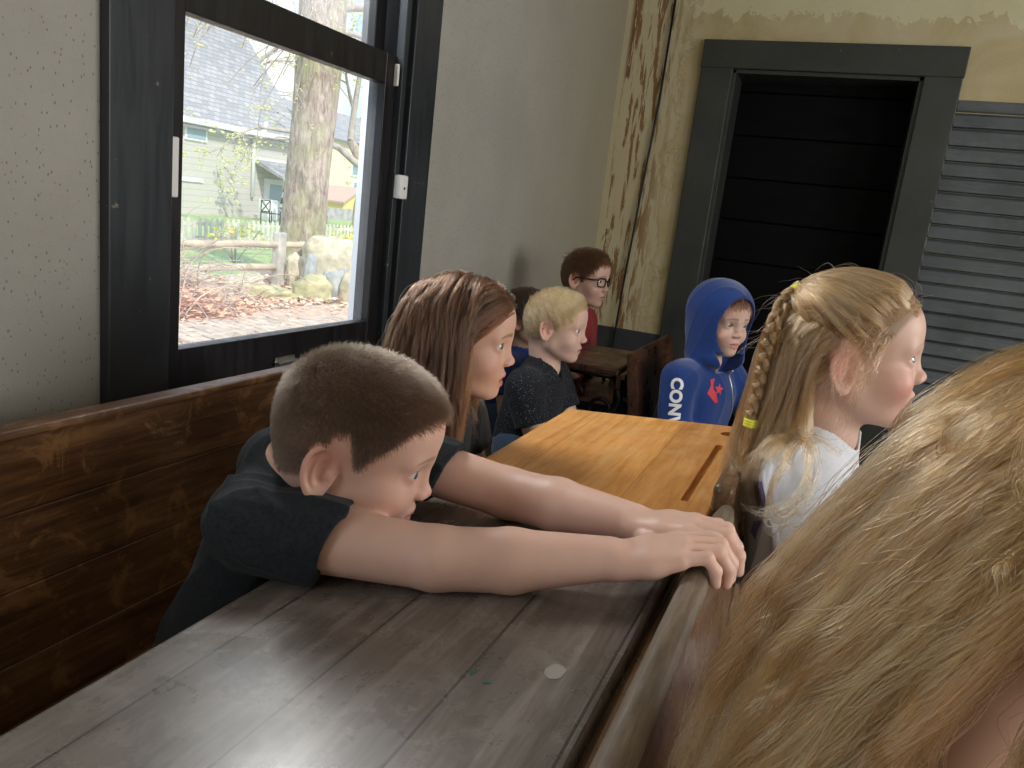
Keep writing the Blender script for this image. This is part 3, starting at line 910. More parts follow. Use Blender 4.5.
tree('distant_tree', 'bare spring tree rising behind the clapboard house roof', (-38.0, 42.0, -0.5),
     [(-38, 42, -0.6, 0.4), (-38, 42, 3, 0.32), (-37.8, 42, 6.5, 0.22)],
     [((-38, 42, 3.5), (0.2, -0.8, 1.0), 5.5, 0.16), ((-38, 42, 4.5), (0.2, 0.8, 0.9), 5.5, 0.16), ((-37.9, 42, 5.5), (0.0, -0.5, 1.0), 5.0, 0.14), ((-37.8, 42, 6.4), (0.1, 0.3, 1.0), 5.0, 0.14), ((-38, 42, 3.8), (0.3, -1.0, 0.5), 6.0, 0.14)], 21, bud=0.05)
tree('distant_tree', 'bare spring tree behind the yellow shed, right of the thick trunk', (-31.0, 44.5, -0.5),
     [(-27, 45.5, -0.6, 0.34), (-27, 45.5, 2, 0.26), (-27, 45.5, 4.5, 0.18)],
     [((-27, 45.5, 2.0), (0.1, -0.8, 1.0), 4.6, 0.12), ((-27, 45.5, 2.6), (0.1, 0.8, 0.9), 4.6, 0.12), ((-27, 45.5, 3.5), (0.0, -0.4, 1.0), 4.2, 0.12), ((-27, 45.5, 4.4), (0.1, 0.4, 1.0), 4.2, 0.12)], 22, bud=0.05)

# split-rail fence
MG['rail'] = simple('weathered_fence_wood', (0.62, 0.52, 0.38), 0.85, var=0.2, scale=5, bump=0.4, bdist=0.01)
MG['post'] = simple('grey_fence_post_wood', (0.56, 0.53, 0.46), 0.85, var=0.2, scale=5, bump=0.4, bdist=0.01)
ft = thing('rail_fence', 'split rail fence with grey posts and thick weathered rails across the yard', 'fence', (-8, 10, -0.5))
fd = Vector((0.05, 1.0, 0))
def fp(y, z, x=-8.05): return (x + 0.05 * (y - 10), y, z)
for yy in (5.2, 7.6, 10.0, 12.4, 14.8):
    b = bmesh.new(); c = fp(yy, 0)
    add_box(b, (c[0] - 0.07, yy - 0.09, -0.6), (c[0] + 0.07, yy + 0.09, 0.40 + rng.uniform(-.03, .03)), 0.02, 2)
    adopt(finish('post', b, MG['post']), ft)
for (ya, yb) in ((5.2, 7.6), (7.6, 10.0), (10.0, 12.4), (12.4, 14.8)):
    for z in (0.19, -0.16):
        b = bmesh.new()
        add_tube(b, [Vector(fp(ya + (yb - ya) * k / 6, z + rng.uniform(-.012, .012))) for k in range(7)], 0.055, 7)
        adopt(finish('rail', b, MG['rail']), ft)
# white/green picket fence behind
MG['picket'] = simple('pale_picket_wood', (0.62, 0.62, 0.52), 0.8, var=0.15, scale=4)
pt = thing('picket_fence', 'low pale picket fence in the grass beyond the rail fence', 'fence', (-13, 15, -0.5))
b = bmesh.new()
y = 9.5
while y < 24:
    pts = [(y, -0.55), (y + 0.09, -0.55), (y + 0.09, 0.12), (y + 0.045, 0.19), (y, 0.12)]
    add_prism(b, pts, 'x', -13.0, -12.975)
    y += 0.17
o = adopt(finish('pickets', b, MG['picket']), pt); o['kind'] = 'stuff'
b = bmesh.new()
for z in (-0.28, 0.02): add_box(b, (-13.05, 9.4, z), (-13.0, 24, z + 0.07))
adopt(finish('rail', b, MG['picket']), pt)
# brush pile: arching twigs with mesh fence
MG['brush'] = simple('dry_pinkish_brush', (0.62, 0.46, 0.38), 0.85, var=0.25, scale=3)
b = bmesh.new()
r = random.Random(5)
for i in range(170):
    a = Vector((-7.4 + r.gauss(0, 0.35), 6.9 + r.gauss(0, 0.55), -0.5))
    d = Vector((r.gauss(0, 0.35), r.gauss(0.35, 0.7), 1.0)).normalized()
    L = r.uniform(0.9, 1.9)
    pts = []
    q = a.copy()
    for k in range(9):
        pts.append(q.copy()); q = q + d * L / 9
        d = (d + Vector((r.gauss(0, .05), 0.10, -0.24))).normalized()
    add_tube(b, pts, [0.010 - 0.0008 * k for k in range(9)], 3, cap=False)
o = finish('brush_pile', b, MG['brush']); tag(o, 'arching heap of dry pinkish brushwood left of the fence post', 'brushwood'); o['kind'] = 'stuff'
b = bmesh.new()
for k in range(16): add_tube(b, [(-6.9, 6.2 + k * 0.11, -0.5), (-6.88, 6.2 + k * 0.11, 0.15)], 0.004, 3, cap=False)
for k in range(7): add_tube(b, [(-6.9, 6.2, -0.48 + k * 0.1), (-6.9, 7.85, -0.48 + k * 0.1)], 0.004, 3, cap=False)
o = finish('wire_netting', b, simple('galvanised_wire', (0.7, 0.72, 0.72), 0.4, 0.5)); tag(o, 'low pale wire netting in front of the brushwood heap', 'netting')
# forsythia
def shrub(name, c, s, n, mat, label, seed, size=0.05):
    t = thing(name, label, 'shrub', (c[0], c[1], -0.5))
    leafy('foliage', n, lambda r: (c[0] + r.gauss(0, s[0]), c[1] + r.gauss(0, s[1]), c[2] + r.gauss(0, s[2])), size, mat, parent=t, seed=seed)
    b = bmesh.new(); r = random.Random(seed)
    for k in range(7): add_tube(b, [(c[0] + r.gauss(0, .03), c[1] + r.gauss(0, .03), -0.52), (c[0] + r.gauss(0, s[0] * .8), c[1] + r.gauss(0, s[1] * .8), c[2] + s[2] * 0.8)], 0.012, 4)
    adopt(finish('stem', b, MG['twig']), t)
MG['yellow'] = simple('yellow_forsythia_flower', (0.92, 0.74, 0.06), 0.7, var=0.15)
MG['green'] = simple('spring_green_leaf', (0.34, 0.55, 0.14), 0.7, var=0.25)
shrub('forsythia', (-10.2, 13.6, -0.15), (0.25, 0.45, 0.16), 500, MG['yellow'], 'yellow flowering bush just left of the thick tree trunk', 3)
shrub('forsythia', (-10.9, 12.2, 0.05), (0.2, 0.35, 0.12), 160, MG['yellow'], 'sparse yellow blossoms above the rail in the left of the garden', 4)
shrub('forsythia', (-11.0, 16.6, -0.05), (0.25, 0.5, 0.13), 420, MG['yellow'], 'yellow flowering bush beyond the trunk, in front of the little evergreen', 6)
t_ = thing('evergreen', 'small bright cone shaped evergreen in front of the grey board fence', 'conifer', (-18.5, 28.5, -0.5))
b = bmesh.new(); r = random.Random(3)
vs, fs = [], []
for i in range(2600):
    u = r.random() ** 0.7; z = -0.5 + 1.75 * (1 - u) ; rad = 0.75 * u * math.sqrt(r.random()); a = r.uniform(0, 6.28)
    s = 0.07; k = len(vs); c = Vector((-18.5 + rad * cos(a), 28.5 + rad * sin(a), z))
    for q in ((-s, 0, 0), (0, 0, s * 1.6), (s, 0, 0)): vs.append(tuple(c + Matrix.Rotation(a, 3, 'Z') @ Vector(q)))
    fs.append((k, k + 1, k + 2))
me = bpy.data.meshes.new('foliage'); me.from_pydata(vs, [], fs)
o = adopt(link('foliage', me, simple('bright_evergreen', (0.42, 0.62, 0.26), 0.8, var=0.2)), t_); o['kind'] = 'stuff'
b.free(); b = bmesh.new(); add_tube(b, [(-18.5, 28.5, -0.6), (-18.5, 28.5, 1.1)], [0.06, 0.01], 6); adopt(finish('trunk', b, MG['twig']), t_)

# grey board fence, yellow shed, cream house, siding house
MG['board'] = simple('grey_board_fence_wood', (0.42, 0.40, 0.40), 0.85, var=0.2, scale=3)
b = bmesh.new(); y = 31.4
while y < 48:
    add_box(b, (-26.03 + rng.uniform(-.01, .01), y, -0.9), (-26.0, y + 0.135, 0.12 + rng.uniform(-.02, .02)))
    y += 0.14
o = finish('board_fence', b, MG['board']); tag(o, 'tall grey vertical board fence behind the small evergreen', 'fence')
def gable_house(name, label, x0, x1, y0, y1, z0, ze, zp, wall_mat, roof_mat, trim_mat, ridge='x', over=0.35):
    t = thing(name, label, 'house', ((x0 + x1) / 2, (y0 + y1) / 2, z0))
    b = bmesh.new()
    if ridge == 'y':       # ridge runs along y; gables face +-y
        xm = (x0 + x1) / 2
        add_prism(b, [(x0, z0), (x1, z0), (x1, ze), (xm, zp), (x0, ze)], 'y', y0, y1)
    else:
        ym = (y0 + y1) / 2
        add_prism(b, [(y0, z0), (y1, z0), (y1, ze), (ym, zp), (y0, ze)], 'x', x0, x1)
    adopt(finish('wall', b, wall_mat), t)
    b = bmesh.new(); th2 = 0.12
    if ridge == 'y':
        xm = (x0 + x1) / 2; sl = (zp - ze) / (x1 - xm)
        pts = [(x1 + over, ze - sl * over), (xm, zp), (x0 - over, ze - sl * over), (x0 - over, ze - sl * over + th2), (xm, zp + th2), (x1 + over, ze - sl * over + th2)]
        add_prism(b, pts, 'y', y0 - over, y1 + over)
    else:
        ym = (y0 + y1) / 2; sl = (zp - ze) / (y1 - ym)
        pts = [(y1 + over, ze - sl * over), (ym, zp), (y0 - over, ze - sl * over), (y0 - over, ze - sl * over + th2), (ym, zp + th2), (y1 + over, ze - sl * over + th2)]
        add_prism(b, pts, 'x', x0 - over, x1 + over)
    adopt(finish('roof', b, roof_mat), t)
    return t
t = NT('pale_green_clapboard')
sp = t.new('ShaderNodeSeparateXYZ'); t.l.new(t.coords(), sp.inputs[0])
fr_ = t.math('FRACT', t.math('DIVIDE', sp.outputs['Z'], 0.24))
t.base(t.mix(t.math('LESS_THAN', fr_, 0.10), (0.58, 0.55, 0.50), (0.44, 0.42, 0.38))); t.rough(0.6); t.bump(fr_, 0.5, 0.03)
MG['siding'] = t.m
t = NT('grey_shingle_roof')
br = t.new('ShaderNodeTexBrick'); br.inputs['Scale'].default_value = 1.0
br.inputs['Color1'].default_value = (0.30, 0.30, 0.31, 1); br.inputs['Color2'].default_value = (0.42, 0.42, 0.43, 1); br.inputs['Mortar'].default_value = (0.22, 0.22, 0.23, 1)
br.inputs['Brick Width'].default_value = 0.34; br.inputs['Row Height'].default_value = 0.15; br.inputs['Mortar Size'].default_value = 0.012
t.l.new(t.coords(rot=(0, 0, pi / 2)), br.inputs['Vector']); t.base(br.outputs['Color']); t.rough(0.9)
MG['shingle'] = t.m
MG['cream'] = simple('cream_house_paint', (0.80, 0.75, 0.52), 0.7)
MG['white'] = simple('white_exterior_paint', (0.86, 0.87, 0.86), 0.6)
MG['pane'] = simple('reflecting_blue_pane', (0.30, 0.42, 0.46), 0.2)
MG['shed'] = simple('yellow_shed_paint', (0.88, 0.68, 0.24), 0.7)
h = gable_house('clapboard_house', 'pale green clapboard house with a steep grey shingle roof and back porch', -34, -24, 12, 30.9, -0.6, 3.15, 9.2, MG['siding'], MG['shingle'], MG['white'], 'y', 0.30)
b = bmesh.new()
add_box(b, (-24.0, 11.7, 2.94), (-23.62, 31.2, 3.16), 0.03, 1)                   # gutter/fascia
adopt(finish('gutter', b, MG['white']), h)
b = bmesh.new()
add_tube(b, [(-23.8, 28.3, 3.6), (-23.8, 28.25, 3.25), (-23.85, 27.8, 2.95), (-23.9, 27.7, 2.8), (-23.9, 27.75, 0.4)], 0.075, 8)
adopt(finish('downspout', b, MG['white']), h)
b = bmesh.new(); add_box(b, (-24.0, 23.6, 0.78), (-23.93, 24.9, 0.9)); adopt(finish('trim_board', b, MG['white']), h)
b = bmesh.new()
add_box(b, (-24.0, 23.9, 2.35), (-23.93, 25.05, 3.0))
wfm = adopt(finish('window_frame', b, MG['white']), h)
b = bmesh.new(); add_box(b, (-23.94, 24.0, 2.43), (-23.91, 24.95, 2.92)); o = finish('pane', b, MG['pane']); o.parent = wfm; o.matrix_parent_inverse = wfm.matrix_world.inverted()
b = bmesh.new()
add_prism(b, [(-24.0, 2.05), (-22.4, 1.35), (-22.4, 1.25), (-24.0, 1.85)], 'y', 27.9, 31.2)
adopt(finish('porch_roof', b, MG['shingle']), h)
b = bmesh.new(); add_box(b, (-22.42, 27.9, 1.22), (-22.36, 31.2, 1.36)); add_box(b, (-24.0, 27.84, 1.86), (-23.9, 30.2, 2.06)); adopt(finish('porch_fascia', b, MG['white']), h)
b = bmesh.new(); add_box(b, (-22.55, 29.3, -0.6), (-22.45, 29.4, 1.3)); adopt(finish('porch_post', b, simple('brown_post', (0.30, 0.2, 0.14), 0.7)), h)
b = bmesh.new()
for z in (0.15, 0.4): add_box(b, (-22.55, 28.2, z), (-22.48, 31.0, z + 0.06))
for k in range(14): add_box(b, (-22.53, 28.25 + k * 0.2, -0.4), (-22.5, 28.29 + k * 0.2, 0.42))
adopt(finish('porch_railing', b, simple('reddish_brown_railing', (0.42, 0.26, 0.2), 0.7)), h)
b = bmesh.new(); add_box(b, (-24.0, 28.55, -0.45), (-23.9, 29.95, 1.25)); dd_ = adopt(finish('door', b, MG['white']), h)
b = bmesh.new(); add_box(b, (-23.91, 28.85, 0.30), (-23.87, 29.65, 1.02)); o = finish('pane', b, MG['pane']); adopt(o, dd_); o.matrix_parent_inverse = Matrix.Identity(4)
b = bmesh.new(); add_box(b, (-24.0, 28.0, -0.55), (-22.5, 31.2, -0.35)); adopt(finish('porch_deck', b, MG['board']), h)
b = bmesh.new(); add_box(b, (-23.0, 27.05, -0.5), (-22.5, 27.75, 0.38), 0.05, 2); o = finish('utility_box', b, MG['white']); tag(o, 'upright white plastic bin beside the clapboard house downspout', 'bin')
# folded black-and-white garden umbrella
tu = thing('garden_umbrella', 'folded black and white garden umbrella standing by the house door', 'umbrella', (-21.6, 27.0, -0.5))
b = bmesh.new(); add_tube(b, [(-21.6, 27.0, -0.5), (-21.6, 27.0, 1.05)], 0.03, 8); adopt(finish('pole', b, MT['iron']), tu)
for k in range(4):
    b = bmesh.new(); z1 = 1.02 - k * 0.24
    add_tube(b, [(-21.6, 27.0, z1), (-21.6, 27.0, z1 - 0.24)], [0.03 + 0.04 * k + (0.0 if k else 0.01), 0.10 + 0.035 * k], 10)
    o = adopt(finish('canopy', b, MG['white'] if k % 2 else MT['iron']), tu)
def patio_chair(y, x, label):
    t = thing('patio_chair', label, 'chair', (x, y, -0.5))
    for a, c_ in (((x, y, -0.5), (x, y, 0.42)), ((x, y + .5, -0.5), (x, y + .5, 0.42)), ((x + .5, y, -0.5), (x + .5, y, 0.05)), ((x + .5, y + .5, -0.5), (x + .5, y + .5, 0.05))):
        lb = bmesh.new(); add_tube(lb, [a, c_], 0.022, 5); adopt(finish('leg', lb, MT['iron']), t)
    b = bmesh.new()
    for a, c_ in (((x, y, 0.42), (x, y + .5, 0.42)), ((x, y, 0.42), (x, y + .5, -0.02)), ((x, y + .5, 0.42), (x, y, -0.02)), ((x, y, 0), (x, y + .5, 0))):
        add_tube(b, [a, c_], 0.022, 5)
    adopt(finish('backrest', b, MT['iron']), t)
    b = bmesh.new(); add_box(b, (x, y, -0.06), (x + .5, y + .5, -0.03)); adopt(finish('seat', b, MT['iron']), t)
patio_chair(24.3, -20.5, 'black metal patio chair with crossed back, nearest the white bin')
patio_chair(26.3, -19.8, 'black metal patio chair with crossed back, nearest the thick trunk')
t_ = thing('patio_table', 'low dark metal patio table between the two patio chairs', 'table', (-20, 25.4, -0.5))
b = bmesh.new(); bmesh.ops.create_cone(b, cap_ends=True, segments=20, radius1=0.5, radius2=0.5, depth=0.04, matrix=Matrix.Translation((-20, 25.5, 0.18))); adopt(finish('tabletop', b, MT['iron']), t_)
for a in (0.5, 2.1, 3.6, 5.2):
    b = bmesh.new(); add_tube(b, [(-20 + .35 * cos(a), 25.5 + .35 * sin(a), 0.17), (-20 + .42 * cos(a), 25.5 + .42 * sin(a), -0.5)], 0.02, 5); adopt(finish('leg', b, MT['iron']), t_)
h2 = gable_house('cream_house', 'tall cream house with a pale roof beyond the grey board fence', -38, -30, 41, 56, -0.6, 4.2, 6.2, MG['cream'], MG['shingle'], MG['white'], 'y', 0.3)
b = bmesh.new(); add_box(b, (-34.5, 43.3, 5.0), (-33.5, 44.6, 7.0)); adopt(finish('chimney', b, MG['cream']), h2)
for (ya, yb, za, zb) in ((44.0, 44.75, 2.2, 3.5), (44.3, 45.6, 0.3, 1.7)):
    b = bmesh.new(); add_box(b, (-30.0, ya - 0.12, za - 0.12), (-29.93, yb + 0.12, zb + 0.12)); wfm = adopt(finish('window_frame', b, MG['white']), h2)
    b = bmesh.new(); add_box(b, (-29.94, ya, za), (-29.9, yb, zb)); o = finish('pane', b, MG['pane']); adopt(o, wfm); o.matrix_parent_inverse = Matrix.Identity(4)
gable_house('yellow_shed', 'small yellow gabled shed peeking over the grey board fence', -29.4, -27.0, 39.0, 42.2, -0.6, 0.45, 1.25, MG['shed'], simple('reddish_shed_trim', (0.62, 0.42, 0.34), 0.8), MG['white'], 'x', 0.15)
# ------------------------------------------------------------------ organic surfaces: distance fields meshed with surface nets
F4 = np.float32
def V3(*a): return np.array(a, dtype=F4)
def smin(a, b, k):
    h = np.clip(0.5 + 0.5 * (b - a) / k, 0, 1)
    return b + (a - b) * h - k * h * (1 - h)
def smax(a, b, k): return -smin(-a, -b, k)
def sph(p, c, r):
    d = p - np.asarray(c, F4)
    return np.sqrt((d * d).sum(1)) - r
def ell(p, c, r):
    r = np.asarray(r, F4)
    d = p - np.asarray(c, F4)
    k0 = np.sqrt(((d / r) ** 2).sum(1)) + 1e-6
    k1 = np.sqrt(((d / (r * r)) ** 2).sum(1)) + 1e-6
    return k0 * (k0 - 1) / k1
def cap(p, a, b, ra, rb=None):
    a = np.asarray(a, F4); b = np.asarray(b, F4)
    rb = ra if rb is None else rb
    ba = b - a
    pa = p - a
    t = np.clip((pa @ ba) / max(float(ba @ ba), 1e-9), 0, 1)
    d = pa - t[:, None] * ba
    return np.sqrt((d * d).sum(1)) - (ra + (rb - ra) * t)
def chain(p, pts, k=0.004):
    """pts: list of (x,y,z,r)"""
    d = None
    for q0, q1 in zip(pts[:-1], pts[1:]):
        c = cap(p, q0[:3], q1[:3], q0[3], q1[3])
        d = c if d is None else smin(d, c, k)
    return d
def near(p, c, R, fn, fill=None):
    """evaluate fn only within R of c, elsewhere a safe larger distance"""
    dist = sph(p, c, 0)
    out = (dist - R * 0.8).astype(F4)
    m = dist < R
    if m.any(): out[m] = fn(p[m])
    return out

def isomesh(name, fn, lo, hi, h, material, parent=None, color=None, world=None):
    B = 8
    lo = np.asarray(lo, F4); n = np.ceil((np.asarray(hi) - lo) / (h * B)).astype(int)
    N = n * B + 1
    cs = np.stack(np.meshgrid(*[(np.arange(k) + 0.5) * B * h for k in n], indexing='ij'), -1).reshape(-1, 3).astype(F4) + lo
    cd = np.concatenate([fn(c) for c in np.array_split(cs, max(1, len(cs) // 200000))])
    keep = np.abs(cd) < B * h * 0.87 * 1.7
    D = np.repeat(np.repeat(np.repeat(np.where(cd.reshape(n) > 0, 1, -1).astype(F4), B, 0), B, 1), B, 2)
    D = np.pad(D, ((0, 1),) * 3, mode='edge')
    bi = np.stack(np.nonzero(keep.reshape(n)), 1) * B
    loc = np.stack(np.meshgrid(*[np.arange(B + 1)] * 3, indexing='ij'), -1).reshape(-1, 3)
    per = max(1, 300000 // len(loc))
    for s in range(0, len(bi), per):
        idx = (bi[s:s + per, None, :] + loc[None]).reshape(-1, 3)
        v = fn(idx.astype(F4) * h + lo)
        D[idx[:, 0], idx[:, 1], idx[:, 2]] = v
    S = D < 0
    A = np.zeros(tuple(N - 1), np.int8)
    for a in (0, 1):
        for b in (0, 1):
            for c in (0, 1):
                A += S[a:N[0] - 1 + a, b:N[1] - 1 + b, c:N[2] - 1 + c]
    cells = np.stack(np.nonzero((A > 0) & (A < 8)), 1)
    del A
    cv = {}
    for a in (0, 1):
        for b in (0, 1):
            for c in (0, 1):
                cv[a, b, c] = D[cells[:, 0] + a, cells[:, 1] + b, cells[:, 2] + c]
    acc = np.zeros((len(cells), 3), F4); cnt = np.zeros(len(cells), F4)
    ks = list(cv.keys())
    for i in range(8):
        for j in range(i + 1, 8):
            if sum(abs(x - y) for x, y in zip(ks[i], ks[j])) != 1: continue
            v0, v1 = cv[ks[i]], cv[ks[j]]
            m = (v0 < 0) != (v1 < 0)
            tt = v0[m] / (v0[m] - v1[m])
            p = np.array(ks[i], F4) + tt[:, None] * (np.array(ks[j], F4) - np.array(ks[i], F4))
            acc[m] += p; cnt[m] += 1
    P = (cells + acc / cnt[:, None]) * h + lo
    ID = np.full(tuple(N - 1), -1, np.int32)
    ID[cells[:, 0], cells[:, 1], cells[:, 2]] = np.arange(len(cells))
    quads = []
    for ax in range(3):
        o1, o2 = [(1, 2), (2, 0), (0, 1)][ax]
        sl0 = [slice(None)] * 3; sl1 = [slice(None)] * 3
        sl0[ax] = slice(0, N[ax] - 1); sl1[ax] = slice(1, N[ax])
        ch = S[tuple(sl0)] != S[tuple(sl1)]
        e = np.stack(np.nonzero(ch), 1)
        e = e[(e[:, o1] > 0) & (e[:, o2] > 0) & (e[:, o1] < N[o1] - 1) & (e[:, o2] < N[o2] - 1)]
        d1 = np.zeros(3, int); d1[o1] = 1
        d2 = np.zeros(3, int); d2[o2] = 1
        g = [ID[tuple((e - s).T)] for s in (d1 + d2, d2, np.zeros(3, int), d1)]
        q = np.stack(g, 1)
        inside = S[tuple(e.T)]
        q[~inside] = q[~inside][:, ::-1]
        q = q[(q >= 0).all(1)]
        quads.append(q)
    Q = np.concatenate(quads)
    me = bpy.data.meshes.new(name)
    me.vertices.add(len(P)); me.vertices.foreach_set('co', P.astype(F4).ravel())
    me.loops.add(Q.size); me.loops.foreach_set('vertex_index', Q.astype(np.int32).ravel())
    me.polygons.add(len(Q)); me.polygons.foreach_set('loop_start', np.arange(0, Q.size, 4, dtype=np.int32))
    me.polygons.foreach_set('use_smooth', np.ones(len(Q), bool))
    me.update(calc_edges=True); me.validate()
    if color is not None:
        C = color(P.astype(F4)).astype(F4)
        at = me.color_attributes.new('Col', 'FLOAT_COLOR', 'POINT')
        at.data.foreach_set('color', np.concatenate([C, np.ones((len(C), 1), F4)], 1).ravel())
    o = link(name, me, material)
    if parent is not None: adopt(o, parent)
    return o, P.astype(F4)

# ------------------------------------------------------------------ the head, in its own axes (x right, y forward, z up, eyes at z=0)
class Pose:
    def __init__(s, H, yaw=0, pitch=0, roll=0, scale=1.0, **kw):
        s.H = np.asarray(H, F4)
        y, p, r = radians(yaw), radians(pitch), radians(roll)
        # yaw 0 looks along +X, positive yaw towards +Y; positive pitch looks down; positive roll tips the crown to the head's right
        M = Matrix.Rotation(y, 3, 'Z') @ Matrix.Rotation(p, 3, 'Y') @ Matrix.Rotation(r, 3, 'X')
        f = M @ Vector((1, 0, 0)); u = M @ Vector((0, 0, 1)); rt = f.cross(u)
        s.R = np.array([rt, f, u], F4).T
        s.s = scale
        s.k = dict(mouth=0.0, cheek=1.0, nose=1.0, chin=1.0, jaw=1.0, ear=1.0, lid=1.0, gaze=(0.0, 0.0))
        s.k.update(kw)
    def loc(s, p): return ((p - s.H) @ s.R) / s.s
    def w(s, q): return (np.asarray(q, F4) * s.s) @ s.R.T + s.H
    def wd(s, q): return np.asarray(q, F4) @ s.R.T

SKULL_C, SKULL_R = (0, -0.010, 0.030), (0.0725, 0.091, 0.078)
def skull(q):
    d = ell(q, SKULL_C, SKULL_R)
    d = smin(d, ell(q, (0, 0.030, 0.040), (0.060, 0.056, 0.052)), 0.03)
    d = smin(d, ell(q, (0, -0.040, -0.005), (0.056, 0.052, 0.055)), 0.03)
    return d
EYE = (0.0305, 0.0650, 0.000); ER = 0.0125
def head_sdf(q, K):
    x, y, z = q[:, 0], q[:, 1], q[:, 2]
    qm = q.copy(); qm[:, 0] = np.abs(x)
    d = skull(q)
    ch, jw = K['cheek'], K['jaw']
    d = smin(d, ell(q, (0, 0.026, -0.038), (0.0565 * jw, 0.053, 0.060)), 0.03)
    d = smin(d, cap(qm, (0.044 * jw, 0.002, -0.052), (0.014, 0.056, -0.084), 0.017, 0.014), 0.022)
    d = smin(d, ell(q, (0, 0.0655 , -0.087), (0.016, 0.0135 * K['chin'], 0.012)), 0.016)
    d = smin(d, ell(qm, (0.033, 0.050, -0.034), (0.025 * ch, 0.025 * ch, 0.024)), 0.020)
    d = smin(d, ell(q, (0, 0.061, -0.056), (0.024, 0.020, 0.022)), 0.018)
    # brow, socket
    d = smin(d, cap(qm, (0.008, 0.079, 0.014), (0.040, 0.066, 0.016), 0.006, 0.006), 0.016)
    d = smax(d, -ell(qm, (0.0300, 0.0925, 0.001), (0.0165, 0.0150, 0.0115)), 0.012)
    # nose
    n = K['nose']
    d = smin(d, cap(q, (0, 0.0775, 0.006), (0, 0.0900 + 0.012 * (n - 1), -0.023), 0.0055, 0.0075 * n), 0.015)
    d = smin(d, sph(q, (0, 0.0945 + 0.012 * (n - 1), -0.0270), 0.0085 * n), 0.008)
    d = smin(d, ell(qm, (0.0108 * n, 0.0865, -0.0308), (0.0056, 0.0080, 0.0056)), 0.006)
    d = smax(d, -ell(qm, (0.0055, 0.0915, -0.0375), (0.0030, 0.0045, 0.0028)), 0.0025)
    # lips
    mo = K['mouth']
    up = chain(qm, [(-0.001, 0.0835, -0.0535, 0.0040), (0.0055, 0.0830, -0.0527, 0.0043), (0.0125, 0.0790, -0.0557, 0.0034), (0.0190, 0.0735, -0.0588, 0.0020)], 0.003)
    lz = -0.0655 - mo * 0.008
    lo_ = chain(qm, [(-0.001, 0.0815 - mo * .002, lz, 0.0050), (0.0070, 0.0800 - mo * .002, lz + 0.0005, 0.0046), (0.0135, 0.0765, lz + 0.003, 0.0034), (0.0190, 0.0730, -0.0602, 0.0020)], 0.003)
    d = smin(d, up, 0.0045); d = smin(d, lo_, 0.0045)
    if mo > 0.05:
        d = smax(d, -ell(q, (0, 0.083, -0.0595 - mo * 0.003), (0.013, 0.013, 0.0042 * mo + 0.001)), 0.002)
    else:
        cut = np.abs(z + 0.0590 + 0.0012 * np.cos(x * 260)) - 0.0007
        cut = np.maximum(cut, np.abs(x) - 0.017); cut = np.maximum(cut, 0.076 - y - np.abs(x) * 0.3)
        d = smax(d, -cut, 0.0018)
    # philtrum
    d = smax(d, -cap(q, (0, 0.0915, -0.044), (0, 0.0912, -0.0505), 0.0022), 0.004)
    # eyelids
    de = sph(qm, EYE, 0)
    m = de < 0.030
    if m.any():
        e = qm[m]
        dd = d[m]
        dd = smin(dd, de[m] - 0.0141, 0.0045)
        ex = (e[:, 0] - EYE[0]) / 0.0132
        zc = 0.0004 + 0.0010 * ex                                  # outer corner a touch higher
        hu = 0.0060 * K['lid'] * np.clip(1 - ex * ex, 0, 1) ** 0.8
        hl = 0.0042 * np.clip(1 - ex * ex, 0, 1)
        zz = e[:, 2] - EYE[2] - zc
        op = np.where(zz > 0, zz - hu, -zz - hl)
        op = np.where(np.abs(ex) > 1, 0.003 + 0 * op, op)
        cut = np.maximum(np.maximum(op, sph(e, EYE, 0.020)), EYE[1] + 0.004 - e[:, 1])
        dd = smax(dd, -cut, 0.0010)
        # crease above upper lid
        cr = np.abs(zz - hu * 1.0 - 0.0030 + 0.0022 * ex * ex) - 0.0005
        cr = np.maximum(cr, np.abs(ex) - 0.9); cr = np.maximum(cr, EYE[1] + 0.006 - e[:, 1])
        dd = smax(dd, -cr, 0.0018)
        d[m] = dd
    return d

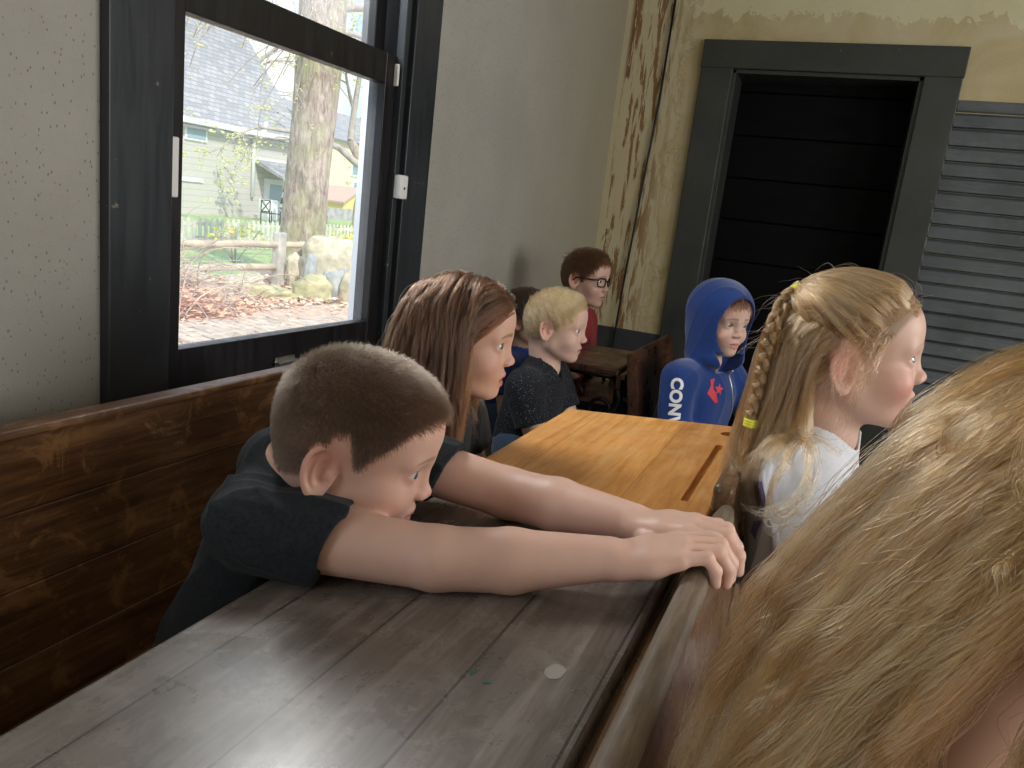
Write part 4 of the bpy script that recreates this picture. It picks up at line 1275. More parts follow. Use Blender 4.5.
def ear_sdf(q, K):
    """both ears, q already mirrored to x>0"""
    s = K['ear']
    O = V3(0.0655, -0.004, -0.008) + V3(0, *K.get('earpos', (0, 0))); e1 = V3(0.46, -0.89, 0.0); e2 = V3(-0.07, -0.16, 0.985)
    e1 /= np.linalg.norm(e1); e2 /= np.linalg.norm(e2)
    n = np.cross(e2, e1); n /= np.linalg.norm(n)
    r = (q - O) / s
    u, v, w = r @ e1, r @ e2, r @ n
    if n[0] < 0: w = -w
    t = np.stack([u, v, w], 1)
    # helix: ellipse wider on top
    wd = 0.0170 + 0.11 * np.clip(v, -0.03, 0.02)
    rr = np.sqrt(((u - 0.0125) / wd) ** 2 + ((v - 0.002) / 0.0262) ** 2) + 1e-6
    rad = (rr - 1) * wd
    rim = np.sqrt(rad ** 2 + (w - 0.0026) ** 2) - 0.0031
    d = rim
    plate = np.maximum(np.abs(w + 0.0012 - 0.05 * u) - 0.0014, rad)
    d = smin(d, plate, 0.0025)
    rr2 = np.sqrt(((u - 0.0105) / 0.0088) ** 2 + ((v - 0.000) / 0.0165) ** 2)
    anti = np.sqrt(((rr2 - 1) * 0.0088) ** 2 + (w - 0.0012) ** 2) - 0.0020
    anti = np.maximum(anti, -(u - 0.006))
    d = smin(d, anti, 0.0022)
    d = smin(d, ell(t, (0.0080, -0.002, -0.0045), (0.0110, 0.0150, 0.0045)), 0.003)
    d = smax(d, -ell(t, (0.0085, -0.003, 0.0034), (0.0070, 0.0100, 0.0050)), 0.002)
    d = smin(d, ell(t, (0.0010, -0.0030, 0.0025), (0.0030, 0.0050, 0.0035)), 0.002)      # tragus
    d = smin(d, ell(t, (0.0075, -0.0235, 0.0005), (0.0065, 0.0065, 0.0030)), 0.004)      # lobe
    d = smin(d, ell(t, (-0.001, 0.0, -0.004), (0.006, 0.018, 0.006)), 0.005)
    return d * s

def head_full(q, K, ears=True):
    out = sph(q, (0, 0, 0), 0.14).astype(F4)
    m = out < 0.03
    if m.any():
        h = head_sdf(q[m], K)
        if ears:
            qm = q[m].copy(); qm[:, 0] = np.abs(qm[:, 0])
            em = sph(qm, (0.075, -0.018, -0.010), 0) < 0.058
            if em.any():
                hh = h[em]
                h[em] = smin(hh, ear_sdf(qm[em], K), 0.003)
        out[m] = h
    return out

def mixc(c, col, w): return c * (1 - w[:, None]) + np.asarray(col, F4) * w[:, None]
def gauss(d, s): return np.exp(-(d / s) ** 2)
def skin_colors(poses, base, hair=None, brow=(0.2, 0.13, 0.08), lip=(0.58, 0.22, 0.20), blush=0.35, browamt=0.7):
    base = np.asarray(base, F4)
    def f(P):
        C = np.tile(base, (len(P), 1))
        for po in poses:
            q = po.loc(P); qm = q.copy(); qm[:, 0] = np.abs(qm[:, 0])
            inh = np.abs(q).max(1) < 0.14
            w = blush * gauss(sph(qm, (0.042, 0.060, -0.036), 0), 0.026) * inh
            C = mixc(C, (0.62, 0.24, 0.19), np.clip(w, 0, 1))
            w = 0.35 * gauss(sph(qm, (0, 0.1, -0.030), 0), 0.013) * inh
            C = mixc(C, (0.66, 0.28, 0.22), w)
            w = 0.55 * gauss(sph(qm, (0.078, -0.018, -0.005), 0), 0.030) * (qm[:, 0] > 0.064) * inh
            C = mixc(C, (0.64, 0.24, 0.19), w)
            # lips
            mo = po.k['mouth']
            uz = -0.0530 - 0.010 * np.clip(qm[:, 0] / 0.022, 0, 1) ** 2 + 0.0030
            lzz = -0.0655 - mo * 0.008 - 0.0052 + 0.012 * np.clip(qm[:, 0] / 0.022, 0, 1) ** 2
            m_ = (q[:, 2] < uz) & (q[:, 2] > lzz) & (qm[:, 0] < 0.0190) & (q[:, 1] > 0.066)
            dist = np.minimum(uz - q[:, 2], q[:, 2] - lzz)
            C = mixc(C, lip, np.clip(dist / 0.0012, 0, 1) * m_ * 0.85)
            dk = np.abs(q[:, 2] + 0.0590 + 0.0012 * np.cos(q[:, 0] * 260) + mo * 0.003) < (0.0009 + mo * 0.0045)  # shade of the mouth slit, painted as a dark line
            C = mixc(C, (0.13, 0.035, 0.03), (dk & (qm[:, 0] < 0.017) & (q[:, 1] > 0.06) & (q[:, 1] < (0.0845 if mo < .05 else 0.081))) * 0.8)
            # brows
            bx = (qm[:, 0] - 0.029) / 0.019
            bz = 0.0185 + 0.0035 * (1 - bx * bx) - 0.0020 * bx
            bw = np.clip(1 - np.abs(q[:, 2] - bz) / (0.0034 * (1.15 - 0.5 * np.clip(bx, -1, 1))), 0, 1) * (np.abs(bx) < 1) * np.clip((1 - np.abs(bx)) * 4, 0, 1)
            C = mixc(C, brow, np.clip(bw * 1.6, 0, 1) * browamt * inh * (q[:, 1] > 0.03))
            # lashes and lid rims
            e = qm - V3(*EYE)
            ex = e[:, 0] / 0.0132
            zc = 0.0004 + 0.0010 * ex
            hu = 0.0060 * po.k['lid'] * np.clip(1 - ex * ex, 0, 1) ** 0.8
            hl = 0.0042 * np.clip(1 - ex * ex, 0, 1)
            zz = e[:, 2] - zc
            nr = (sph(qm, EYE, 0) < 0.0175) & (np.abs(ex) < 1.05) & (e[:, 1] > 0.002)
            C = mixc(C, (0.07, 0.04, 0.03), np.clip(1 - np.abs(zz - hu - 0.0002) / 0.0013, 0, 1) * nr * 0.85)
            C = mixc(C, (0.38, 0.18, 0.15), np.clip(1 - np.abs(-zz - hl - 0.0003) / 0.0011, 0, 1) * nr * 0.6)
            # under-eye
            C = mixc(C, (0.46, 0.26, 0.24), 0.25 * gauss(sph(qm, (0.030, 0.078, -0.0095), 0), 0.007) * inh)
            # nostril
            C = mixc(C, (0.16, 0.05, 0.04), gauss(sph(qm, (0.0055, 0.0935, -0.0365), 0), 0.0030) * 0.9)
            if hair is not None:
                ep = po.k.get('earpos', (0, 0))
                hm = hair_mask(q, 0.009) * inh * ~((qm[:, 0] > 0.0745 * 0.9) & (((q[:, 1] + 0.016 - ep[0]) / 0.022) ** 2 + ((q[:, 2] + 0.005 - ep[1]) / 0.030) ** 2 < 1))
                C = mixc(C, hair, hm * 0.8)
        return C
    return f

HLY = [-0.12, -0.085, -0.062, -0.040, -0.027, -0.020, -0.004, 0.004, 0.010, 0.018, 0.030, 0.042, 0.052, 0.062, 0.075, 0.095]
HLZ = [-0.055, -0.055, -0.050, -0.038, -0.012, 0.022, 0.030, 0.012, -0.010, -0.010, 0.012, 0.026, 0.040, 0.052, 0.060, 0.062]
def hair_line(q, lift=0.0):
    return np.interp(q[:, 1], HLY, HLZ).astype(F4) + lift
def hair_mask(q, soft=0.004, lift=0.0):
    return np.clip((q[:, 2] - hair_line(q, lift)) / soft, 0, 1)

# ------------------------------------------------------------------ eyes
def eye_material(name, iris):
    t = NT(name)
    tc = t.new('ShaderNodeTexCoord')
    sp = t.new('ShaderNodeSeparateXYZ'); t.l.new(tc.outputs['Object'], sp.inputs[0])
    r = t.math('SQRT', t.math('ADD', t.math('MULTIPLY', sp.outputs['X'], sp.outputs['X']), t.math('MULTIPLY', sp.outputs['Z'], sp.outputs['Z'])))
    front = t.math('GREATER_THAN', sp.outputs['Y'], 0.0)
    rr = t.math('DIVIDE', r, 0.0125)
    c = t.ramp(rr, [(0.0, (0.004, 0.004, 0.004)), (0.19, (0.004, 0.004, 0.004)), (0.21, iris), (0.46, iris), (0.50, tuple(x * 0.3 for x in iris)), (0.53, (0.62, 0.58, 0.55)), (1.0, (0.58, 0.48, 0.44))])
    t.base(c); t.rough(0.08)
    t.b.inputs['Coat Weight'].default_value = 0.6; t.b.inputs['Coat Roughness'].default_value = 0.03
    return t.m
EYEM = {}
def eyes(po, parent, iris=(0.16, 0.22, 0.26), key='blue'):
    if key not in EYEM: EYEM[key] = eye_material('eye_' + key, iris)
    for sx in (1, -1):
        b = bmesh.new()
        bmesh.ops.create_uvsphere(b, u_segments=32, v_segments=24, radius=ER)
        for v in b.verts:        # cornea bulge along +y
            if v.co.y > 0.0105: v.co.y += (v.co.y - 0.0105) * 0.35
        me = bpy.data.meshes.new('eye'); b.to_mesh(me); b.free()
        me.polygons.foreach_set('use_smooth', [True] * len(me.polygons))
        o = link('eye', me, EYEM[key])
        gx, gz = po.k['gaze']
        q = (EYE[0] * sx, EYE[1] + 0.0002, EYE[2])
        R3 = Matrix(po.R.tolist()) @ Matrix.Rotation(radians(-gx), 3, 'Z') @ Matrix.Rotation(radians(gz), 3, 'X')
        M = Matrix.Translation(Vector(po.w(q).tolist())) @ R3.to_4x4() @ Matrix.Scale(po.s, 4)
        o.parent = parent
        o.matrix_parent_inverse = Matrix.Translation(parent.location).inverted()
        o.matrix_basis = M

# ------------------------------------------------------------------ skin, cloth and hair materials
def skin_mat(name, rough=0.48, sss=0.18):
    t = NT(name)
    a = t.new('ShaderNodeAttribute', _attribute_name='Col')
    n = t.noise(t.coords(), 60.0, 4, 0.6)
    n2 = t.noise(t.coords(), 9.0, 3, 0.6)
    c = t.mix(1.0, a.outputs['Color'], t.ramp(n2, [(0.3, (0.94, 0.90, 0.88)), (0.7, (1.04, 1.04, 1.03))]), 'MULTIPLY')
    t.base(c)
    t.b.inputs['Subsurface Weight'].default_value = sss
    t.b.inputs['Subsurface Radius'].default_value = (0.9, 0.35, 0.2)
    t.b.inputs['Subsurface Scale'].default_value = 0.006
    t.rough(rough); t.spec(0.4)
    nf = t.noise(t.coords(), 420.0, 2, 0.5)
    t.bump(t.math('ADD', nf, n), 0.10, 0.0006)
    return t.m
SKIN = skin_mat('fair_skin')

def cloth_mat(name, c1, c2, scale=900, rough=0.85, sheen=0.2, fleck=0.0, use_col=False):
    t = NT(name)
    n = t.noise(t.coords(scale=(1, 1, 1)), scale, 2, 0.6)
    n2 = t.noise(t.coords(), 160.0, 4, 0.7)
    c = t.ramp(t.math('ADD', t.math('MULTIPLY', n, 0.5), t.math('MULTIPLY', n2, 0.5)), [(0.38, c1), (0.62, c2)])
    if fleck:
        c = t.mix(t.ramp(t.noise(t.coords(), 260.0, 2, 0.5), [(0.64, 0.0), (0.68, fleck)]), c, (0.45, 0.46, 0.48))
    if use_col:
        a = t.new('ShaderNodeAttribute', _attribute_name='Col')
        c = t.mix(1.0, c, a.outputs['Color'], 'MULTIPLY')
    t.base(c); t.rough(rough); t.spec(0.2)
    t.b.inputs['Sheen Weight'].default_value = sheen
    t.b.inputs['Sheen Roughness'].default_value = 0.5
    t.bump(n, 0.25, 0.0006)
    return t.m

def hair_mat(name, col, var=0.35, rough=0.28, rad=0.35, tip=None, streak=False):
    t = NT(name)
    t.n.remove(t.b)
    hb = t.new('ShaderNodeBsdfHairPrincipled')
    hb.model = 'CHIANG'
    hb.parametrization = 'COLOR'
    info = t.new('ShaderNodeHairInfo')
    c0 = tuple(min(1, x * (1 - var)) for x in col); c1 = tuple(min(1, x * (1 + var)) for x in col)
    c = t.ramp(info.outputs['Random'], [(0.0, c0), (0.5, col), (1.0, c1)])
    if tip is not None:
        c = t.mix(t.ramp(info.outputs['Intercept'], [(0.35, 0.0), (1.0, 1.0)]), c, tip)
    if streak:        # darker and lighter locks
        st = t.new('ShaderNodeAttribute', _attribute_name='lock').outputs['Fac']
        c = t.mix(1.0, c, t.ramp(st, [(0.0, (0.45, 0.42, 0.40)), (0.35, (0.85, 0.85, 0.85)), (1.0, (1.30, 1.30, 1.28))]), 'MULTIPLY')
    t.l.new(c, hb.inputs['Color'])
    hb.inputs['Roughness'].default_value = rough
    hb.inputs['Radial Roughness'].default_value = rad
    hb.inputs['IOR'].default_value = 1.55
    t.l.new(hb.outputs[0], t.out.inputs['Surface'])
    return t.m

def hair_curves(name, strands, radius, material, parent, taper=0.35, per=1):
    """strands: (N, n, 3) world positions"""
    N, n, _ = strands.shape
    hc = bpy.data.hair_curves.new(name)
    hc.add_curves([n] * N)
    off = np.array(parent.location, F4)
    hc.points.foreach_set('position', (strands - off).astype(F4).ravel())
    r = radius * (1 - (1 - taper) * np.linspace(0, 1, n) ** 2)
    hc.points.foreach_set('radius', np.tile(r, N).astype(F4))
    at = hc.attributes.new('lock', 'FLOAT', 'CURVE')
    lk = np.random.default_rng(N).random(N // per + 1)
    at.data.foreach_set('value', np.repeat(lk, per)[:N].astype(F4))
    hc.materials.append(material)
    o = bpy.data.objects.new(name, hc)
    COL.objects.link(o)
    o.parent = parent
    o['kind'] = 'stuff'
    return o

def resample(S, m):
    n = S.shape[1]
    t = np.linspace(0, n - 1, m); i = np.clip(t.astype(int), 0, n - 2); f = (t - i)[None, :, None]
    return S[:, i] * (1 - f) + S[:, i + 1] * f

def grad(fn, p, e=0.002):
    d0 = fn(p)
    g = np.stack([fn(p + V3(e, 0, 0)) - d0, fn(p + V3(0, e, 0)) - d0, fn(p + V3(0, 0, e)) - d0], 1)
    return d0, g / (np.linalg.norm(g, axis=1, keepdims=True) + 1e-9)

def unit(v): return v / (np.linalg.norm(v, axis=-1, keepdims=True) + 1e-9)
# ------------------------------------------------------------------ bodies, hands, clothes
def wob(p, f, seed=0.0):
    """smooth wrinkle field in [-1,1]"""
    a = p @ np.array([[0.8, 0.3, -0.5], [-0.2, 0.9, 0.4], [0.5, -0.3, 0.8]], F4).T * f + seed
    return np.sin(a[:, 0] + 1.7 * np.sin(a[:, 1] * 0.7 + a[:, 2] * 0.4)) * np.sin(a[:, 1] * 0.6 + 1.3 * np.sin(a[:, 0] * 0.5 + 2 * seed))
def ridges(p, d, f, seed=0.0):
    """folds whose crests run along direction d"""
    d = unit(np.asarray(d, F4)); a = unit(np.cross(d, V3(0.3, 0.2, 1))); b = np.cross(d, a)
    u, v, w = p @ a, p @ b, p @ d
    s = np.sin(f * u + 1.5 * np.sin(0.35 * f * v + 0.12 * f * w + seed) + seed)
    return (1 - np.abs(s)) ** 2 - 0.3

def hand_chains(W, K, up, lat, s=0.85, bends=None, r=1.0, splay=0.06, thumb=None):
    W, K, up, lat = [np.asarray(v, float) for v in (W, K, up, lat)]
    d = unit(K - W); lat = unit(lat - d * (lat @ d)); up = unit(np.cross(d, lat)) * (1 if np.cross(d, lat) @ up > 0 else -1)
    offs = [0.0235, 0.0080, -0.0078, -0.0225]
    back = [0.003, 0.0, 0.003, 0.010]
    lens = [(0.034, 0.020, 0.016), (0.037, 0.023, 0.017), (0.034, 0.021, 0.016), (0.026, 0.016, 0.014)]
    rad = [0.0078, 0.0080, 0.0075, 0.0066]
    bends = bends or [(20, 35, 25)] * 4
    palm, fingers = [], []
    for i in range(4):
        k = K + lat * offs[i] * s - d * back[i] * s - up * (0.002 if i in (0, 3) else 0) * s
        w = W + lat * offs[i] * 0.62 * s + d * 0.012 * s - up * 0.004 * s
        palm.append([(*w, 0.0145 * s), (*(0.5 * (w + k) - up * 0.002 * s), 0.0135 * s), (*(k - up * 0.001), 0.0098 * s * r)])
        ang = 0; q = k.copy(); pts = [(*q, rad[i] * 1.12 * s * r)]
        dd0 = unit(d + lat * splay * (offs[i] / 0.02))
        for j in range(3):
            ang += radians(bends[i][j])
            dv = dd0 * cos(ang) - up * sin(ang)
            q = q + dv * lens[i][j] * s
            pts.append((*q, rad[i] * (1.04, 0.92, 0.78)[j] * s * r))
        fingers.append(pts)
    if thumb is None:
        t0 = W + lat * 0.014 * s + d * 0.016 * s - up * 0.006 * s
        t1 = t0 + (d * 0.022 + lat * 0.022 - up * 0.006) * s
        t2 = t1 + (d * 0.024 + lat * 0.006 - up * 0.008) * s
        t3 = t2 + (d * 0.018 - lat * 0.002 - up * 0.006) * s
        thumb = [(*t0, 0.0125 * s), (*t1, 0.0105 * s), (*t2, 0.0088 * s), (*t3, 0.0068 * s)]
    fingers.append(thumb)
    return dict(palm=palm, fingers=fingers, c=0.5 * (W + K), R=0.13, W=W, K=K, s=s, up=up)
def hand_sdf(p, H):
    def f(q):
        d = None
        for ch in H['palm']:
            c = chain(q, ch, 0.008); d = c if d is None else smin(d, c, 0.009)
        for i, ch in enumerate(H['fingers']):
            c = chain(q, ch, 0.0025)
            # knuckle swellings
            for j in (1, 2):
                c = smin(c, sph(q, ch[j][:3], ch[j][3] * 1.05), 0.002)
            m = smin(d, c, 0.006 if i == 4 else 0.0035)
            far = np.clip((sph(q, ch[0][:3], 0.0) - 0.007) / 0.009, 0, 1)
            d = m * (1 - far) + np.minimum(d, c) * far
        # tendons: shallow valleys between metacarpals
        return d
    return near(p, H['c'], H['R'], f)

def torso_sdf(p, S, g=0.0):
    N, R_, L_, P_ = [np.asarray(S[k], F4) for k in ('neck', 'shR', 'shL', 'pelvis')]
    mid = (R_ + L_) / 2; lat = (R_ - L_) / 2
    r = S.get('girth', 0.068) + g
    chest = mid * 0.72 + P_ * 0.28
    d = cap(p, R_ - lat * 0.16, L_ + lat * 0.16, 0.043 + g)
    for sgn in (1, -1):
        a = chest + lat * 0.40 * sgn; b = P_ + lat * 0.42 * sgn
        d = smin(d, cap(p, a, b, r, r * 1.04), 0.03)
    d = smin(d, cap(p, chest, P_, r * 1.04), 0.02)
    d = smin(d, cap(p, N, mid * 0.8 + chest * 0.2, 0.044 + g, 0.055 + g), 0.035)
    return d
def arm_sdf(p, pts, k=0.02, g=0.0):
    d = None
    for a, b in zip(pts[:-1], pts[1:]):
        c = cap(p, a[:3], b[:3], a[3] + g, b[3] + g)
        d = c if d is None else smin(d, c, k)
    return d
def body_fn(po, S, ears=True):
    N = np.asarray(S['neck'], F4)
    nb, nt = po.w((0, -0.040, -0.045)), po.w((0, -0.012, -0.055))
    sc = po.s
    def f(p):
        d = np.full(len(p), 1e3, F4)
        q = po.loc(p)
        h = head_full(q, po.k, ears) * sc
        nk = smin(cap(p, nb, N, 0.039 * sc, 0.043 * sc), cap(p, nt, N + po.wd((0, 0.01, 0)), 0.034 * sc, 0.040 * sc), 0.02)
        d = smin(h, nk, 0.016)
        d = smin(d, torso_sdf(p, S, -0.014), 0.02)
        for A in S.get('arms', []): d = smin(d, arm_sdf(p, A, 0.008), 0.012)
        for H in S.get('hands', []): d = smin(d, hand_sdf(p, H), 0.010)
        return d
    return f

def tee_fn(po, S, slack=0.004, neck_r=0.052, hem=None, fold=0.004, ff=55.0, vneck=None, long=False, extra=None):
    N = np.asarray(S['neck'], F4); U = po.w((0, -0.02, -0.05))
    ax = unit(U - N)
    mid = (np.asarray(S['shR'], F4) + np.asarray(S['shL'], F4)) / 2
    crs = S.get('creases', [])
    def f(p):
        d = torso_sdf(p, S, slack)
        for A, hm in zip(S.get('arms', []), S.get('hems', [])):
            a, b = np.asarray(A[0][:3], F4), np.asarray(A[1][:3], F4)
            if long:
                s = arm_sdf(p, A, 0.02, 0.009)
                e1, e0 = np.asarray(A[-1][:3], F4), np.asarray(A[-2][:3], F4)
                dr = unit(e1 - e0)
                s = smax(s, (p - (e1 - dr * 0.01)) @ dr, 0.004)
            else:
                e = a + (b - a) * hm
                dr = unit(b - a)
                s = cap(p, a + dr * 0.01, e + dr * 0.03, A[0][3] + 0.005 + slack, A[1][3] * 0.5 + A[0][3] * 0.5 + 0.007 + slack)
                s = s - 0.0022 * ridges(p, dr, ff * 1.2, 1.0) * 1.0
                hn = unit(dr + np.asarray(S.get('hem_tilt', (0, 0, 0)), F4))
                s = smax(s, (p - e) @ hn, 0.003)
                inner = cap(p, a, b, A[0][3] + 0.0025, A[1][3] + 0.0025)
                inner = np.maximum(inner, -((p - (e - dr * 0.014)) @ hn))
                s = smax(s, -inner, 0.002)
            d = smin(d, s, 0.022)
        # wrinkles: from the shoulders towards the waist, plus soft crumple
        d = d - fold * (0.6 * ridges(p, S.get('fold_dir', (0.2, 0.0, -1.0)), ff, S.get('seed', 0.3)) + 0.35 * wob(p, ff * 0.8, S.get('seed', 0.3)))
        d = d - 0.0
        for (a_, b_, w_, am) in crs:
            cd = cap(p, a_, b_, 0.0)
            d = d - am * np.exp(-(cd / w_) ** 2)
        ring = cap(p, N - ax * 0.0, U, neck_r)
        if vneck is not None:
            fw = po.wd((0, 1, 0)); rt = po.wd((1, 0, 0))
            r = p - N
            vd = np.maximum(np.abs(r @ rt) - (0.034 + 0.65 * (r @ ax)), -(r @ fw))
            vd = np.maximum(vd, -(r @ ax) - vneck)
            ring = smin(ring, vd, 0.004)
        rib = np.sqrt(ring ** 2 + (d + 0.001) ** 2) - 0.0042
        d = smax(d, -ring, 0.004)
        d = smin(d, rib, 0.002)
        if hem is not None: d = smax(d, hem - p[:, 2], 0.004)
        if extra is not None: d = extra(p, d)
        return d
    return f
def bounds(S, pts, pad):
    A = np.array(pts, float)
    return A.min(0) - pad, A.max(0) + pad

def short_hair(po, P, n, length, comb, lift, rad, mat, parent, seed=1, jitter=0.25, swirl=0.0, npt=5, droop=0.0, lenfn=None, lineshift=0.0, name='hair', tuft=0.0):
    """strands rooted on the scalp; comb: function q -> local direction"""
    r = np.random.default_rng(seed)
    q = po.loc(P)
    inh = (np.abs(q).max(1) < 0.125) & (hair_mask(q, 0.009, lineshift) > r.random(len(q))) & (q[:, 2] > -0.06)
    qm = q.copy(); qm[:, 0] = np.abs(qm[:, 0])
    ep = po.k.get('earpos', (0, 0))
    inh &= ~((qm[:, 0] > 0.050) & (((q[:, 1] + 0.016 - ep[0]) / 0.021) ** 2 + ((q[:, 2] + 0.006 - ep[1]) / 0.030) ** 2 < 1))
    sk = skull(q)
    inh &= np.abs(sk) < 0.010
    idx = np.nonzero(inh)[0]
    i = r.choice(idx, n)
    roots = q[i] + r.normal(0, 0.0008, (n, 3))
    d0, g = grad(skull, roots.astype(F4))
    c = comb(roots)
    L = length * r.uniform(0.7, 1.25, n)
    if lenfn is not None: L = L * lenfn(roots)
    fld = np.stack([np.sin(roots @ np.array(v) * 1.0 + k) for k, v in enumerate([(310, 120, 90), (-90, 280, 160), (130, -180, 300)])], 1)
    dirs = unit(g * lift + c + r.normal(0, jitter, (n, 3)) + tuft * fld)
    c = c + tuft * 0.8 * fld
    out = np.zeros((n, npt, 3), F4)
    pos = roots.copy(); out[:, 0] = pos - g * 0.001
    for k in range(1, npt):
        pos = pos + dirs * (L / (npt - 1))[:, None]
        dd, gg = grad(skull, pos.astype(F4))
        push = np.clip(0.0012 - dd, 0, 0.01)
        pos = pos + gg * push[:, None]
        out[:, k] = pos
        dirs = unit(dirs + c * 0.35 - gg * droop + V3(0, 0, -0.15 * (droop > 0)))
    W = out.reshape(-1, 3)
    return hair_curves(name, po.w(W).reshape(n, npt, 3), rad, mat, parent)

def grow(roots, dirs, fn, L, n, grav, r, noise=0.02, margin=None, pull=None):
    """guide strands (world space): step, fall, slide over fn"""
    m = len(roots)
    out = np.zeros((m, n, 3), F4); pos = roots.astype(F4).copy(); out[:, 0] = pos
    d = unit(dirs).astype(F4); st = (np.asarray(L) / (n - 1)).reshape(-1, 1) if np.ndim(L) else L / (n - 1)
    if margin is None: margin = np.full(m, 0.004)
    for k in range(1, n):
        t = k / (n - 1)
        g = grav(pos, t)
        d = unit(d + g + r.normal(0, noise, (m, 3)))
        if pull is not None: d = unit(d + pull(pos, t))
        pos = (pos + d * st).astype(F4)
        dd, gg = grad(fn, pos)
        mg = margin * min(1.0, 0.06 + t * 2.6)
        push = np.clip(mg - dd, 0, 0.02)
        pos = (pos + gg * push[:, None]).astype(F4)
        into = (d * gg).sum(1)
        m_ = (dd < mg + 0.002) & (into < 0)
        d[m_] = unit(d[m_] - gg[m_] * into[m_][:, None])
        out[:, k] = pos
    return out
def clump(G, per, rad, r, wave=0.004, freq=2.2, tight=0.5, frizz=0.0006, npt=None, flat=None):
    """children around guides"""
    m, n, _ = G.shape
    t = np.linspace(0, 1, n)
    tang = np.gradient(G, axis=1); tang = unit(tang)
    ref = unit(np.cross(tang, V3(0.31, 0.17, 0.93)))
    b2 = np.cross(tang, ref)
    ph = np.stack([G[:, 0] @ np.array([38., 26., 20.]), G[:, 0] @ np.array([-24., 41., 17.])], 1) + r.uniform(0, 1.6, (m, 2)); fr = freq * r.uniform(0.88, 1.14, (m, 1))
    amp = wave * (t ** 1.1)[None, :]
    Gw = G + ref * (amp * np.sin(6.28 * fr * t[None] + ph[:, :1]))[..., None] + b2 * (0.7 * amp * np.sin(6.28 * fr * t[None] + ph[:, 1:] + 1.3))[..., None]
    a = r.uniform(0, 6.28, (m, per)); q = np.sqrt(r.random((m, per))) * rad
    cx, cy = q * np.cos(a), q * np.sin(a)
    prof = (1 - (1 - tight) * np.sin(np.clip(t * 1.15, 0, 1) * pi) ** 0.8 * 1.0)
    S = Gw[:, None] + ref[:, None] * (cx[..., None] * prof)[..., None] + b2[:, None] * (cy[..., None] * prof)[..., None]
    # smooth per-strand drift
    fr2 = r.uniform(1, 3.5, (m, per, 1)); ph2 = r.uniform(0, 6.28, (m, per, 3))
    dr = frizz * (0.3 + 2.0 * t)[None, None, :, None] * np.stack([np.sin(6.28 * fr2 * t + ph2[..., k:k + 1]) for k in range(3)], -1)
    return (S + dr).reshape(m * per, n, 3).astype(F4)
def scalp_roots(po, n, r, lift=0.0, cond=None):
    out = []
    while sum(len(o) for o in out) < n:
        v = unit(r.normal(0, 1, (n * 3, 3))).astype(F4)
        q = v * np.asarray(SKULL_R, F4) + np.asarray(SKULL_C, F4)
        for _ in range(3):
            dd, g = grad(skull, q); q = (q - g * dd[:, None]).astype(F4)
        m = hair_mask(q, 0.003, lift) > 0.5
        if cond is not None: m &= cond(q)
        out.append(q[m])
    return np.concatenate(out)[:n]

def legs(S, parent, mat, hips, knees, feet, shoe_mat):
    H = [np.asarray(h, F4) for h in hips]
    def f(p):
        d = None
        for h, k, a in zip(hips, knees, feet):
            c = smin(cap(p, h, k, 0.068, 0.048), cap(p, k, a, 0.047, 0.036), 0.02)
            d = c if d is None else smin(d, c, 0.01)
        d = smin(d, cap(p, hips[0], hips[1], 0.075), 0.02)
        return d - 0.003 * wob(p, 45.0)
    pts = list(hips) + list(knees) + list(feet)
    lo, hi = bounds(None, pts, 0.10)
    isomesh('trousers', f, lo, hi, 0.006, mat, parent)
    for a in feet:
        a = np.asarray(a, F4)
        def fs(p, a=a):
            d = ell(p, a + V3(0.06, 0, -0.035), (0.105, 0.040, 0.032))
            d = smin(d, cap(p, a + V3(0, 0, 0.015), a + V3(0.01, 0, -0.03), 0.036), 0.02)
            return smax(d, -(p[:, 2] - 0.004), 0.004)
        isomesh('shoe', fs, a - V3(0.07, 0.06, 0.09), a + V3(0.19, 0.06, 0.06), 0.004, shoe_mat, parent)
    return
JEANS = cloth_mat('blue_denim', (0.03, 0.05, 0.09), (0.06, 0.09, 0.15))
SHOE = simple('dark_shoe_rubber', (0.03, 0.03, 0.035), 0.6)
